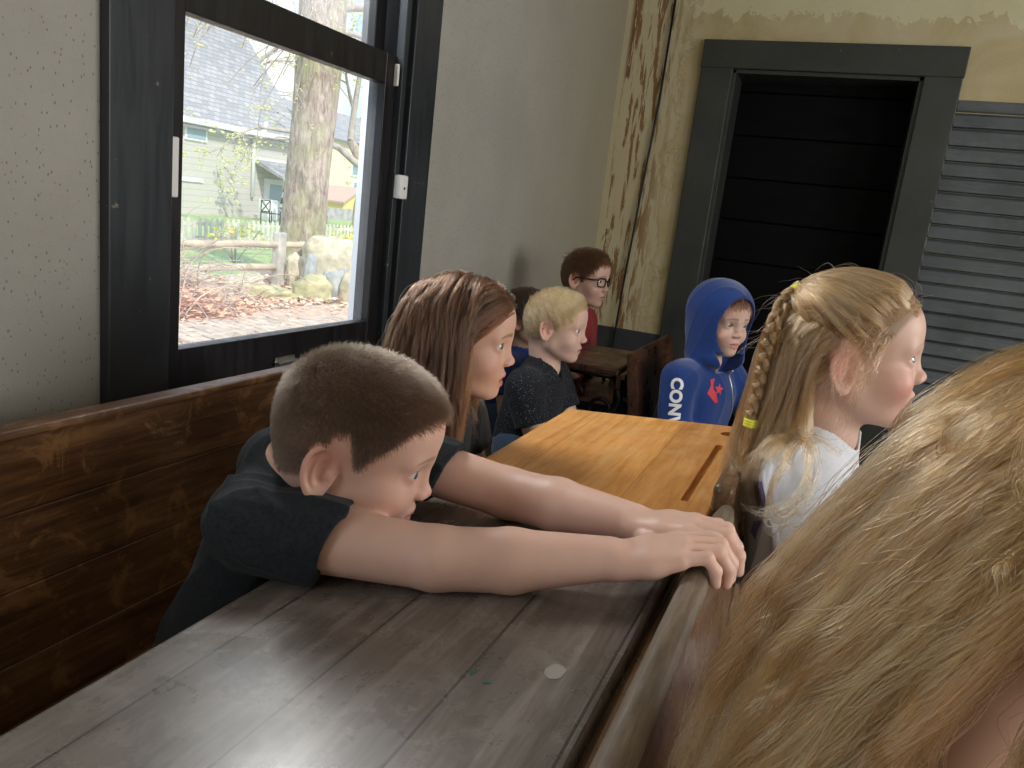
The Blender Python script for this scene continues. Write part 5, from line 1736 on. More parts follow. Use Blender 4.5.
# ================================================================== nearest boy, sprawled over the desk
def make_boy():
    root = thing('person', 'boy with buzzed brown hair in charcoal t-shirt, chin on the desk, both arms stretched forward', 'person', (-0.70, 0.75, 0.0), 'pupils in the schoolroom')
    po = Pose((-0.452, 0.712, 0.848), yaw=21, pitch=14, roll=0, scale=0.95, gaze=(6, -2), cheek=1.08, nose=0.82, lid=0.80, jaw=0.98, ear=1.02, earpos=(-0.008, -0.010))
    S = dict(neck=(-0.580, 0.740, 0.785), shR=(-0.545, 0.640, 0.756), shL=(-0.545, 0.865, 0.785), pelvis=(-0.655, 0.755, 0.50), girth=0.062, hem_tilt=(0.0, 0.0, -0.35),
             fold_dir=(0.6, 0.0, -0.8), seed=0.8)
    aR = [(-0.530, 0.618, 0.762, 0.037), (-0.320, 0.664, 0.768, 0.0325), (-0.250, 0.693, 0.774, 0.0325), (-0.160, 0.727, 0.789, 0.0225)]
    aL = [(-0.525, 0.875, 0.784, 0.037), (-0.335, 0.885, 0.768, 0.0325), (-0.262, 0.868, 0.776, 0.0325), (-0.165, 0.841, 0.789, 0.0225)]
    S['arms'] = [aR, aL]; S['hems'] = [0.50, 0.55]
    hR = hand_chains((-0.158, 0.728, 0.789), (-0.089, 0.756, 0.811), (0, 0, 1), (-0.4, 0.9, 0), 1.0,
                     bends=[(16, 50, 34), (14, 54, 34), (12, 58, 32), (4, 62, 30)], splay=0.05)
    hL = hand_chains((-0.163, 0.841, 0.789), (-0.090, 0.826, 0.811), (0, 0, 1), (-0.2, -0.95, 0), 1.0,
                     bends=[(16, 48, 30), (14, 50, 32), (12, 54, 32), (10, 58, 30)], splay=0.05)
    S['hands'] = [hR, hL]
    fn = body_fn(po, S)
    hc = (0.050, 0.034, 0.024)
    S['creases'] = [(V3(-0.64, 0.66, 0.79), V3(-0.62, 0.60, 0.60), 0.010, 0.006), (V3(-0.55, 0.58, 0.80), V3(-0.44, 0.60, 0.77), 0.006, 0.004), (V3(-0.68, 0.66, 0.74), V3(-0.70, 0.66, 0.56), 0.012, 0.006), (V3(-0.60, 0.66, 0.83), V3(-0.49, 0.585, 0.745), 0.006, 0.004), (V3(-0.63, 0.68, 0.82), V3(-0.53, 0.575, 0.72), 0.007, 0.005), (V3(-0.66, 0.70, 0.80), V3(-0.60, 0.60, 0.68), 0.008, 0.005), (V3(-0.57, 0.64, 0.84), V3(-0.47, 0.60, 0.80), 0.006, 0.003)]
    body, P = isomesh('body', fn, (-0.83, 0.54, 0.40), (-0.01, 0.97, 0.985), 0.0019, SKIN, root,
                      skin_colors([po], (0.69, 0.445, 0.36), hair=hc, brow=(0.22, 0.14, 0.09), blush=0.30, browamt=0.55))
    eyes(po, root, (0.07, 0.11, 0.15), 'dusk_blue')
    def collar(p, d):
        N = V3(-0.565, 0.742, 0.822); ax = unit(po.w((0, -0.02, -0.05)) - V3(*S['neck']))
        a = unit(np.cross(ax, V3(0, 1, 0))); b = np.cross(ax, a)
        pts = [(*(N + (a * cos(t_) * 0.060 + b * sin(t_) * 0.056)), 0.0065) for t_ in np.linspace(0, 2 * pi, 17)]
        return smin(d, chain(p, pts, 0.004), 0.006)
    shirt = tee_fn(po, S, slack=0.005, neck_r=0.047, hem=0.45, fold=0.0065, ff=58.0)
    m = cloth_mat('charcoal_heather_jersey', (0.009, 0.011, 0.014), (0.024, 0.028, 0.034), sheen=0.05)
    isomesh('t_shirt', shirt, (-0.85, 0.54, 0.42), (-0.32, 0.98, 0.90), 0.0026, m, root)
    legs(S, root, JEANS, [(-0.64, 0.69, 0.47), (-0.64, 0.82, 0.47)], [(-0.36, 0.67, 0.49), (-0.36, 0.84, 0.49)], [(-0.38, 0.66, 0.085), (-0.36, 0.85, 0.085)], SHOE)
    hm = hair_mat('buzzed_brown_hair', (0.078, 0.053, 0.037), 0.3, 0.35, 0.5)
    def comb(q):
        c = np.zeros_like(q); th_ = q[:, 1]
        w_ = np.clip((0.095 - q[:, 2]) / 0.09, 0, 1); c[:, 1] = 0.45 - 0.2 * w_; c[:, 2] = -0.1 - 0.6 * w_
        c[:, 0] = 0.25 * np.clip(q[:, 0] / 0.03, -1, 1)
        return c
    short_hair(po, P, 42000, 0.0080, comb, 0.75, 0.00019, hm, body, seed=3, jitter=0.22, npt=4,
               lenfn=lambda q: 0.55 + 0.75 * np.clip((q[:, 2] - 0.0) / 0.06, 0, 1))
    return po, S
make_boy()

# ================================================================== girl with long brown hair
def make_brown_girl():
    root = thing('person', 'girl with long brown hair and open mouth in a black top behind the buzzed boy', 'person', (-0.66, 1.17, 0.0), 'pupils in the schoolroom')
    po = Pose((-0.556, 1.165, 0.905), yaw=17, pitch=3, roll=0, scale=0.95, mouth=0.55, gaze=(12, 3), nose=0.86, lid=1.15, cheek=1.0, jaw=0.95)
    S = dict(neck=(-0.592, 1.165, 0.795), shR=(-0.600, 1.055, 0.745), shL=(-0.600, 1.275, 0.745), pelvis=(-0.655, 1.165, 0.50), girth=0.062, seed=1.2)
    aR = [(-0.600, 1.050, 0.745, 0.037), (-0.545, 1.070, 0.585, 0.031), (-0.42, 1.10, 0.64, 0.021)]
    aL = [(-0.600, 1.280, 0.745, 0.037), (-0.560, 1.300, 0.585, 0.031), (-0.42, 1.24, 0.64, 0.021)]
    S['arms'] = [aR, aL]; S['hems'] = [0.45, 0.45]
    for W, K, lat in (((-0.42, 1.10, 0.64), (-0.36, 1.12, 0.645), (0, 1, 0)), ((-0.42, 1.24, 0.64), (-0.36, 1.22, 0.645), (0, -1, 0))):
        S.setdefault('hands', []).append(hand_chains(W, K, (0, 0, 1), lat, 0.85))
    body, P = isomesh('body', body_fn(po, S), (-0.76, 0.98, 0.42), (-0.26, 1.36, 1.03), 0.0021, SKIN, root,
                      skin_colors([po], (0.62, 0.40, 0.31), hair=(0.10, 0.055, 0.032), brow=(0.12, 0.07, 0.045), blush=0.25, lip=(0.60, 0.18, 0.17)))
    eyes(po, root, (0.10, 0.13, 0.13), 'hazel')
    m = cloth_mat('black_cotton', (0.006, 0.006, 0.007), (0.014, 0.014, 0.016))
    isomesh('t_shirt', tee_fn(po, S, slack=0.008, neck_r=0.044, hem=0.44, fold=0.003, ff=60), (-0.76, 0.96, 0.40), (-0.48, 1.38, 0.84), 0.004, m, root)
    legs(S, root, JEANS, [(-0.64, 1.10, 0.48), (-0.64, 1.24, 0.48)], [(-0.30, 1.09, 0.47), (-0.30, 1.25, 0.47)], [(-0.30, 1.09, 0.085), (-0.30, 1.25, 0.085)], SHOE)
    r = np.random.default_rng(11)
    base = body_fn(po, S, ears=False)
    guard = lambda p: base(p)
    q = scalp_roots(po, 620, r)
    g0, gn = grad(skull, q)
    # parted on top: hair leaves the part sideways and back
    side = np.sign(q[:, 0] + 1e-4)
    d = np.stack([side * 0.9, -0.35 + 0 * side, -0.15 + 0 * side], 1) + gn * 0.25
    W = po.w(q); D = po.wd(unit(d))
    fwd = po.wd((0, 1, 0))
    def grav(pos, t):
        g = np.tile(V3(0, 0, -0.42 if t < 0.85 else -0.30), (len(pos), 1))
        ql = po.loc(pos)
        frontness = np.clip((ql[:, 1] - 0.028) / 0.03, 0, 1)
        g = g - fwd * (0.50 * frontness)[:, None]
        return g
    L = 0.315 * r.uniform(0.80, 1.06, 620) * np.where(q[:, 0] < -0.015, 0.72, 1.0)
    G = grow(W, D, guard, L, 26, grav, r, noise=0.05, margin=0.003 + 0.016 * r.random(620))
    S_ = clump(G, 24, 0.0070, r, wave=0.0105, freq=1.5, tight=0.45, frizz=0.0011)
    hm = hair_mat('long_brown_hair', (0.075, 0.034, 0.018), 0.35, 0.27, 0.4, tip=(0.19, 0.09, 0.042), streak=True)
    hair_curves('hair', S_, 0.00036, hm, body, per=24)
    fly = clump(G[::9], 3, 0.014, r, wave=0.012, freq=1.1, tight=1.2, frizz=0.004)
    hair_curves('loose_hair', fly, 0.00020, hm, body)
make_brown_girl()

# ================================================================== blond boy
def make_blond():
    root = thing('person', 'blond boy with short hair in a dark flecked v-neck t-shirt', 'person', (-0.74, 2.11, 0.0), 'pupils in the schoolroom')
    po = Pose((-0.712, 2.11, 0.812), yaw=8, pitch=2, roll=0, scale=0.95, gaze=(10, 3), nose=0.88, lid=1.0, cheek=0.95, jaw=0.97)
    S = dict(neck=(-0.735, 2.11, 0.690), shR=(-0.745, 1.985, 0.650), shL=(-0.745, 2.235, 0.650), pelvis=(-0.765, 2.11, 0.47), girth=0.068, seed=2.0)
    aR = [(-0.745, 1.980, 0.650, 0.040), (-0.670, 1.975, 0.485, 0.031), (-0.55, 2.02, 0.46, 0.022)]
    aL = [(-0.745, 2.240, 0.650, 0.040), (-0.660, 2.23, 0.485, 0.031), (-0.54, 2.16, 0.46, 0.022)]
    S['arms'] = [aR, aL]; S['hems'] = [0.62, 0.62]
    for W, K, lat in (((-0.55, 2.02, 0.46), (-0.49, 2.05, 0.455), (0, 1, 0)), ((-0.54, 2.16, 0.46), (-0.48, 2.13, 0.455), (0, -1, 0))):
        S.setdefault('hands', []).append(hand_chains(W, K, (0, 0, 1), lat, 0.85))
    body, P = isomesh('body', body_fn(po, S), (-0.88, 1.90, 0.40), (-0.40, 2.32, 0.94), 0.0024, SKIN, root,
                      skin_colors([po], (0.68, 0.46, 0.37), hair=(0.42, 0.30, 0.16), brow=(0.42, 0.30, 0.20), blush=0.12, browamt=0.5))
    eyes(po, root, (0.13, 0.19, 0.24), 'grey_blue')
    m = cloth_mat('dark_flecked_jersey', (0.008, 0.009, 0.012), (0.018, 0.020, 0.026), fleck=0.35, sheen=0.05)
    isomesh('t_shirt', tee_fn(po, S, slack=0.006, neck_r=0.046, hem=0.42, fold=0.004, ff=55, vneck=0.035), (-0.90, 1.88, 0.38), (-0.58, 2.34, 0.77), 0.004, m, root)
    legs(S, root, JEANS, [(-0.76, 2.04, 0.45), (-0.76, 2.18, 0.45)], [(-0.44, 2.03, 0.44), (-0.44, 2.17, 0.44)], [(-0.44, 2.02, 0.085), (-0.44, 2.18, 0.085)], SHOE)
    hm = hair_mat('short_blond_hair', (0.52, 0.31, 0.145), 0.28, 0.3, 0.45)
    def comb(q):
        c = np.zeros_like(q)
        f_ = np.clip((q[:, 1] - 0.04) / 0.04, 0, 1); c[:, 1] = 0.9 - 0.75 * f_; c[:, 2] = -0.05 - 0.5 * np.clip((0.09 - q[:, 2]) / 0.05, 0, 1) - 0.5 * f_; c[:, 0] = 0.3
        return c
    short_hair(po, P, 24000, 0.031, comb, 0.55, 0.00034, hm, body, seed=5, jitter=0.20, npt=8, droop=0.16, tuft=0.35, lineshift=0.008,
               lenfn=lambda q: (0.35 + 0.75 * np.clip((q[:, 2] - 0.0) / 0.05, 0, 1)) * (1 - 0.60 * np.clip((q[:, 1] - 0.035) / 0.04, 0, 1)))
make_blond()

# ================================================================== boy with glasses
def make_glasses():
    root = thing('person', 'boy in a red t-shirt wearing thick black glasses, against the back corner', 'person', (-0.90, 2.80, 0.0), 'pupils in the schoolroom')
    po = Pose((-0.853, 2.80, 0.905), yaw=-8, pitch=2, roll=0, scale=0.96, gaze=(0, 0), nose=0.9, cheek=1.05)
    S = dict(neck=(-0.875, 2.80, 0.78), shR=(-0.875, 2.675, 0.745), shL=(-0.875, 2.925, 0.745), pelvis=(-0.90, 2.80, 0.50), girth=0.070, seed=3.0)
    aR = [(-0.875, 2.670, 0.740, 0.040), (-0.87, 2.66, 0.57, 0.031), (-0.76, 2.70, 0.52, 0.022)]
    aL = [(-0.875, 2.930, 0.740, 0.040), (-0.86, 2.93, 0.57, 0.031), (-0.74, 2.88, 0.52, 0.022)]
    S['arms'] = [aR, aL]; S['hems'] = [0.65, 0.65]
    for W, K, lat in (((-0.76, 2.70, 0.52), (-0.70, 2.73, 0.52), (0, 1, 0)), ((-0.74, 2.88, 0.52), (-0.68, 2.86, 0.52), (0, -1, 0))):
        S.setdefault('hands', []).append(hand_chains(W, K, (0, 0, 1), lat, 0.85))
    body, P = isomesh('body', body_fn(po, S), (-1.00, 2.58, 0.42), (-0.60, 3.02, 1.03), 0.0026, SKIN, root,
                      skin_colors([po], (0.58, 0.38, 0.30), hair=(0.07, 0.04, 0.025), brow=(0.12, 0.07, 0.04), blush=0.2))
    eyes(po, root, (0.06, 0.05, 0.04), 'dark_brown')
    m = cloth_mat('red_cotton', (0.20, 0.012, 0.016), (0.30, 0.020, 0.026))
    sf = tee_fn(po, S, slack=0.006, neck_r=0.050, hem=0.44, fold=0.003, ff=50)
    sh, _ = isomesh('t_shirt', sf, (-1.02, 2.56, 0.42), (-0.76, 3.04, 0.86), 0.004, m, root)
    legs(S, root, JEANS, [(-0.90, 2.73, 0.47), (-0.90, 2.87, 0.47)], [(-0.58, 2.72, 0.46), (-0.58, 2.88, 0.46)], [(-0.58, 2.72, 0.085), (-0.58, 2.88, 0.085)], SHOE)
    hm = hair_mat('short_dark_brown_hair', (0.075, 0.036, 0.020), 0.3, 0.35, 0.45)
    def comb(q):
        c = np.zeros_like(q); f_ = np.clip((q[:, 1] - 0.04) / 0.04, 0, 1); c[:, 1] = 0.8 - 0.65 * f_; c[:, 2] = -0.05 - 0.5 * np.clip((0.09 - q[:, 2]) / 0.05, 0, 1) - 0.5 * f_; c[:, 0] = 0.2
        return c
    short_hair(po, P, 12000, 0.032, comb, 0.55, 0.00042, hm, body, seed=6, jitter=0.22, npt=6, droop=0.15, tuft=0.15,
               lenfn=lambda q: (0.35 + 0.75 * np.clip((q[:, 2] - 0.0) / 0.05, 0, 1)) * (1 - 0.60 * np.clip((q[:, 1] - 0.035) / 0.04, 0, 1)))
    # glasses
    gt = thing('eyeglasses', 'thick black rimmed rectangular glasses worn by the boy in red', 'glasses', tuple(float(v) for v in po.w((0, 0.09, 0))))
    fm = simple('black_acetate', (0.008, 0.008, 0.009), 0.2)
    def wt(q): return Vector(po.w(q).tolist())
    for sx in (1, -1):
        b = bmesh.new()
        pts = []
        for k in range(33):
            a = 2 * pi * k / 32
            ca, sa = cos(a), sin(a)
            x = 0.0225 * math.copysign(abs(ca) ** 0.55, ca); z = 0.0160 * math.copysign(abs(sa) ** 0.6, sa)
            pts.append(wt((sx * 0.032 + x, 0.0905 - 0.35 * abs(sx * 0.032 + x) ** 1.6 * 4, -0.001 + z)))
        add_tube(b, pts, 0.0025, 8, cap=False)
        adopt(finish('rim', b, fm, smooth=True), gt)
        b = bmesh.new(); add_tube(b, [wt((sx * 0.054, 0.078, 0.008)), wt((sx * 0.066, 0.070, 0.008)), wt((sx * 0.078, 0.03, 0.007)), wt((sx * 0.078, -0.004, 0.006)), wt((sx * 0.074, -0.018, -0.008))], 0.0026, 8)
        adopt(finish('temple_arm', b, fm, smooth=True), gt)
    b = bmesh.new(); add_tube(b, [wt((-0.011, 0.0925, 0.004)), wt((0, 0.0945, 0.006)), wt((0.011, 0.0925, 0.004))], 0.0026, 8)
    adopt(finish('bridge', b, fm, smooth=True), gt)
make_glasses()

# ================================================================== mostly hidden child
def make_hidden():
    root = thing('person', 'dark haired child in a blue top mostly hidden behind the blond boy', 'person', (-0.93, 2.40, 0.0), 'pupils in the schoolroom')
    po = Pose((-0.915, 2.40, 0.780), yaw=10, scale=0.92, roll=0)
    S = dict(neck=(-0.925, 2.40, 0.665), shR=(-0.93, 2.29, 0.625), shL=(-0.93, 2.51, 0.625), pelvis=(-0.94, 2.40, 0.47), girth=0.060, seed=4.0)
    aR = [(-0.93, 2.285, 0.620, 0.037), (-0.90, 2.28, 0.49, 0.03), (-0.83, 2.32, 0.46, 0.021)]
    aL = [(-0.93, 2.515, 0.620, 0.037), (-0.90, 2.52, 0.49, 0.03), (-0.83, 2.48, 0.46, 0.021)]
    S['arms'] = [aR, aL]; S['hems'] = [0.6, 0.6]
    body, P = isomesh('body', body_fn(po, S), (-1.04, 2.22, 0.42), (-0.78, 2.58, 0.90), 0.0032, SKIN, root,
                      skin_colors([po], (0.50, 0.31, 0.23), hair=(0.05, 0.028, 0.018)))
    eyes(po, root, (0.06, 0.05, 0.04), 'dark_brown')
    isomesh('t_shirt', tee_fn(po, S, slack=0.006, hem=0.42, fold=0.003, ff=50), (-1.05, 2.20, 0.40), (-0.84, 2.60, 0.74), 0.005,
            cloth_mat('navy_cotton', (0.015, 0.03, 0.12), (0.03, 0.05, 0.19)), root)
    legs(S, root, JEANS, [(-0.93, 2.34, 0.45), (-0.93, 2.46, 0.45)], [(-0.62, 2.33, 0.44), (-0.62, 2.47, 0.44)], [(-0.62, 2.33, 0.085), (-0.62, 2.47, 0.085)], SHOE)
    hm = hair_mat('dark_brown_bob', (0.035, 0.018, 0.012), 0.3, 0.35, 0.45)
    def comb(q):
        c = np.zeros_like(q); c[:, 1] = 0.2; c[:, 2] = -0.8; c[:, 0] = 0.3 * np.sign(q[:, 0])
        return c
    short_hair(po, P, 9000, 0.040, comb, 0.5, 0.0006, hm, body, seed=8, jitter=0.2, npt=6, droop=0.15)
make_hidden()

# ================================================================== boy in the blue hoodie
def surface_print(name, polys2d, O, ud, vd, fn, mat, parent, off=0.0012, sub=3):
    """flat print shaped in (u,v) and laid on the cloth surface"""
    b = bmesh.new()
    if isinstance(polys2d, bpy.types.Mesh): b.from_mesh(polys2d)
    else:
        for poly in polys2d: b.faces.new([b.verts.new((x, y, 0)) for x, y in poly])
    bmesh.ops.triangulate(b, faces=b.faces[:])
    for _ in range(sub): bmesh.ops.subdivide_edges(b, edges=[e for e in b.edges if e.calc_length() > 0.004], cuts=1)
    bmesh.ops.triangulate(b, faces=b.faces[:])
    nrm = np.cross(np.asarray(ud), np.asarray(vd))
    P = np.array([np.asarray(O) + np.asarray(ud) * v.co.x + np.asarray(vd) * v.co.y for v in b.verts], F4)
    dirn = unit(nrm).astype(F4)
    P = P + dirn * 0.05
    for _ in range(60):
        d = fn(P); P = P - dirn * np.clip(d - off, -0.01, 0.01)[:, None] * 0.7
    for v, p in zip(b.verts, P): v.co = p
    me = bpy.data.meshes.new(name); b.to_mesh(me); b.free()
    o = link(name, me, mat); adopt(o, parent)
    return o
def make_hoodie_boy():
    root = thing('person', 'boy in a royal blue zip hoodie, hood up, before the dark door', 'person', (-0.34, 2.42, 0.0), 'pupils in the schoolroom')
    po = Pose((-0.298, 2.42, 0.868), yaw=-40, pitch=3, roll=0, scale=0.96, gaze=(-6, 0), nose=0.88, cheek=1.08, lid=0.95)
    S = dict(neck=(-0.320, 2.43, 0.745), shR=(-0.365, 2.320, 0.695), shL=(-0.275, 2.535, 0.690), pelvis=(-0.345, 2.43, 0.47), girth=0.078, seed=5.0)
    aR = [(-0.375, 2.300, 0.690, 0.044), (-0.360, 2.265, 0.535, 0.040), (-0.225, 2.30, 0.50, 0.028)]
    aL = [(-0.265, 2.550, 0.690, 0.044), (-0.150, 2.54, 0.555, 0.038), (-0.090, 2.42, 0.50, 0.028)]
    S['arms'] = [aR, aL]; S['hems'] = [1, 1]
    for W, K, lat in (((-0.225, 2.30, 0.50), (-0.165, 2.32, 0.50), (0, 1, 0)), ((-0.090, 2.42, 0.50), (-0.06, 2.37, 0.50), (-1, 0, 0))):
        S.setdefault('hands', []).append(hand_chains(W, K, (0, 0, 1), lat, 0.85))
    body, P = isomesh('body', body_fn(po, S), (-0.48, 2.18, 0.42), (0.0, 2.64, 0.99), 0.0026, SKIN, root,
                      skin_colors([po], (0.64, 0.43, 0.35), hair=(0.10, 0.06, 0.035), brow=(0.20, 0.12, 0.08), blush=0.45))
    eyes(po, root, (0.08, 0.08, 0.08), 'hazel')
    base = tee_fn(po, S, slack=0.010, neck_r=0.030, hem=0.43, fold=0.005, ff=46, long=True)
    N = np.asarray(S['neck'], F4)
    def hood(p):
        q = po.loc(p)
        o_ = ell(q, (0, -0.012, 0.024), (0.098, 0.116, 0.108))
        o_ = smin(o_, ell(q, (0, -0.005, -0.070), (0.088, 0.092, 0.070)), 0.05)
        o_ = smin(o_, ell(q, (0, 0.005, -0.115), (0.092, 0.092, 0.045)), 0.03)
        o_ = o_ - 0.0022 * ridges(q, (0, 0.5, 1), 55, 1.0)
        i_ = ell(q, (0, -0.004, 0.020), (0.088, 0.104, 0.098))
        i_ = smin(i_, ell(q, (0, 0.010, -0.060), (0.070, 0.078, 0.055)), 0.03)
        d = smax(o_, -i_, 0.004)
        # face opening
        y, z, x = q[:, 1], q[:, 2], np.abs(q[:, 0])
        op = ell(q, (0, 0.128, -0.006), (0.076, 0.108, 0.100))
        d = smax(d, -op, 0.010)
        return d * po.s
    def fn(p):
        d = base(p)
        h = hood(p)
        q = po.loc(p)
        face = ell(q, (0, 0.060, -0.01), (0.062, 0.070, 0.090)) * po.s
        d = smin(d, h, 0.014)
        # open V at the throat
        v = np.maximum(np.abs(q[:, 0]) - (0.020 + 0.5 * (q[:, 2] + 0.165)), -(q[:, 1] - 0.03))
        v = np.maximum(v, np.maximum(-0.158 - q[:, 2], q[:, 2] + 0.09)) * po.s
        return smax(smax(d, -face, 0.004), -v, 0.004)
    m = cloth_mat('royal_blue_fleece', (0.006, 0.030, 0.15), (0.010, 0.045, 0.21), sheen=0.4)
    hd, _ = isomesh('hoodie', fn, (-0.50, 2.16, 0.40), (0.0, 2.66, 1.02), 0.0035, m, root)
    hd['label'] = 'royal blue zip hoodie with white sleeve lettering'
    legs(S, root, JEANS, [(-0.33, 2.36, 0.45), (-0.30, 2.50, 0.45)], [(-0.02, 2.30, 0.44), (0.0, 2.50, 0.44)], [(-0.02, 2.30, 0.085), (0.0, 2.52, 0.085)], SHOE)
    hm = hair_mat('short_brown_fringe', (0.10, 0.05, 0.03), 0.3, 0.35, 0.45)
    def comb(q):
        c = np.zeros_like(q); c[:, 1] = 0.7; c[:, 2] = -0.75; c[:, 0] = 0.3
        return c
    short_hair(po, P, 5000, 0.030, comb, 0.1, 0.0005, hm, body, seed=9, jitter=0.15, npt=5, droop=0.1)
    # sleeve lettering, running down the arm
    wm = simple('white_print', (0.80, 0.80, 0.80), 0.6)
    c = bpy.data.curves.new('lettering', 'FONT'); c.body = 'CONVERSE'; c.size = 0.047; c.offset = 0.0022; c.align_x = 'LEFT'; c.align_y = 'CENTER'
    c.space_character = 1.05
    to = bpy.data.objects.new('tmp', c); COL.objects.link(to)
    dg = bpy.context.evaluated_depsgraph_get()
    tm = bpy.data.meshes.new_from_object(to.evaluated_get(dg)); bpy.data.objects.remove(to)
    dv = unit(np.asarray(aR[1][:3]) - np.asarray(aR[0][:3]))
    out = unit(np.array([0.05, -1.0, 0.0])); out = unit(out - dv * (out @ dv))
    vdir = unit(np.cross(out, dv))                       # letter tops
    if vdir[0] < 0: vdir = -vdir
    O = np.asarray(aR[0][:3]) + dv * 0.000 + out * 0.03 + vdir * 0.003
    # clip the text to the sleeve length
    b = bmesh.new(); b.from_mesh(tm)
    gone = [v for v in b.verts if v.co.x > 0.175]
    bmesh.ops.delete(b, geom=gone, context='VERTS'); b.to_mesh(tm); b.free()
    lt = surface_print('lettering', tm, O, dv, vdir, fn, wm, root)
    lt.parent = hd; lt.matrix_parent_inverse = Matrix.Identity(4); lt['label'] = 'white block capitals down the blue sleeve'
    # red star and chevron on the chest
    rm = simple('red_print', (0.60, 0.02, 0.03), 0.6)
    f3 = unit(np.array([0.55, -0.83, 0.0])); u3 = unit(np.cross(np.array([0, 0, 1.0]), f3)); 
    if u3[0] < 0: u3 = -u3
    v3 = np.array([0, 0, 1.0])
    star = []
    for k in range(10):
        a = pi / 2 + k * pi / 5 - 0.15; rr = 0.0185 if k % 2 == 0 else 0.0078
        star.append((0.021 + rr * cos(a), 0.006 + rr * sin(a)))
    chev = [(-0.012, 0.034), (0.006, 0.037), (-0.001, 0.022), (-0.001, 0.010), (0.010, -0.006), (0.022, -0.034), (0.006, -0.032), (-0.024, -0.004), (-0.010, 0.018)]
    ch0 = np.asarray(S['shR']) * 0.62 + np.asarray(S['shL']) * 0.38
    O = np.array([ch0[0] + 0.02, ch0[1], 0.693]) - v3 * 0.03
    # concave outlines: triangulate through a fan of the bmesh
    em = surface_print('emblem', [star, chev], O + f3 * 0.08, u3, v3, fn, rm, root)
    em.parent = hd; em.matrix_parent_inverse = Matrix.Identity(4); em['label'] = 'red star and chevron emblem on the blue chest'
    # zip
    zp = []
    for k in range(15):
        t_ = k / 14
        zp.append(N + V3(0.075, -0.010, -0.02) + V3(0.10, -0.03, -0.22) * t_)
    Zp = np.array(zp, F4)
    Zp += np.asarray(f3, F4) * 0.05
    for _ in range(40): Zp = Zp - np.asarray(f3, F4) * np.clip(fn(Zp) - 0.001, -0.01, 0.01)[:, None] * 0.7
    b = bmesh.new(); add_tube(b, [Vector(p.tolist()) for p in Zp], 0.0030, 6)
    o = finish('zipper', b, simple('grey_metal_zip', (0.45, 0.46, 0.48), 0.35, 0.6)); adopt(o, hd); o.matrix_parent_inverse = Matrix.Identity(4)
make_hoodie_boy()
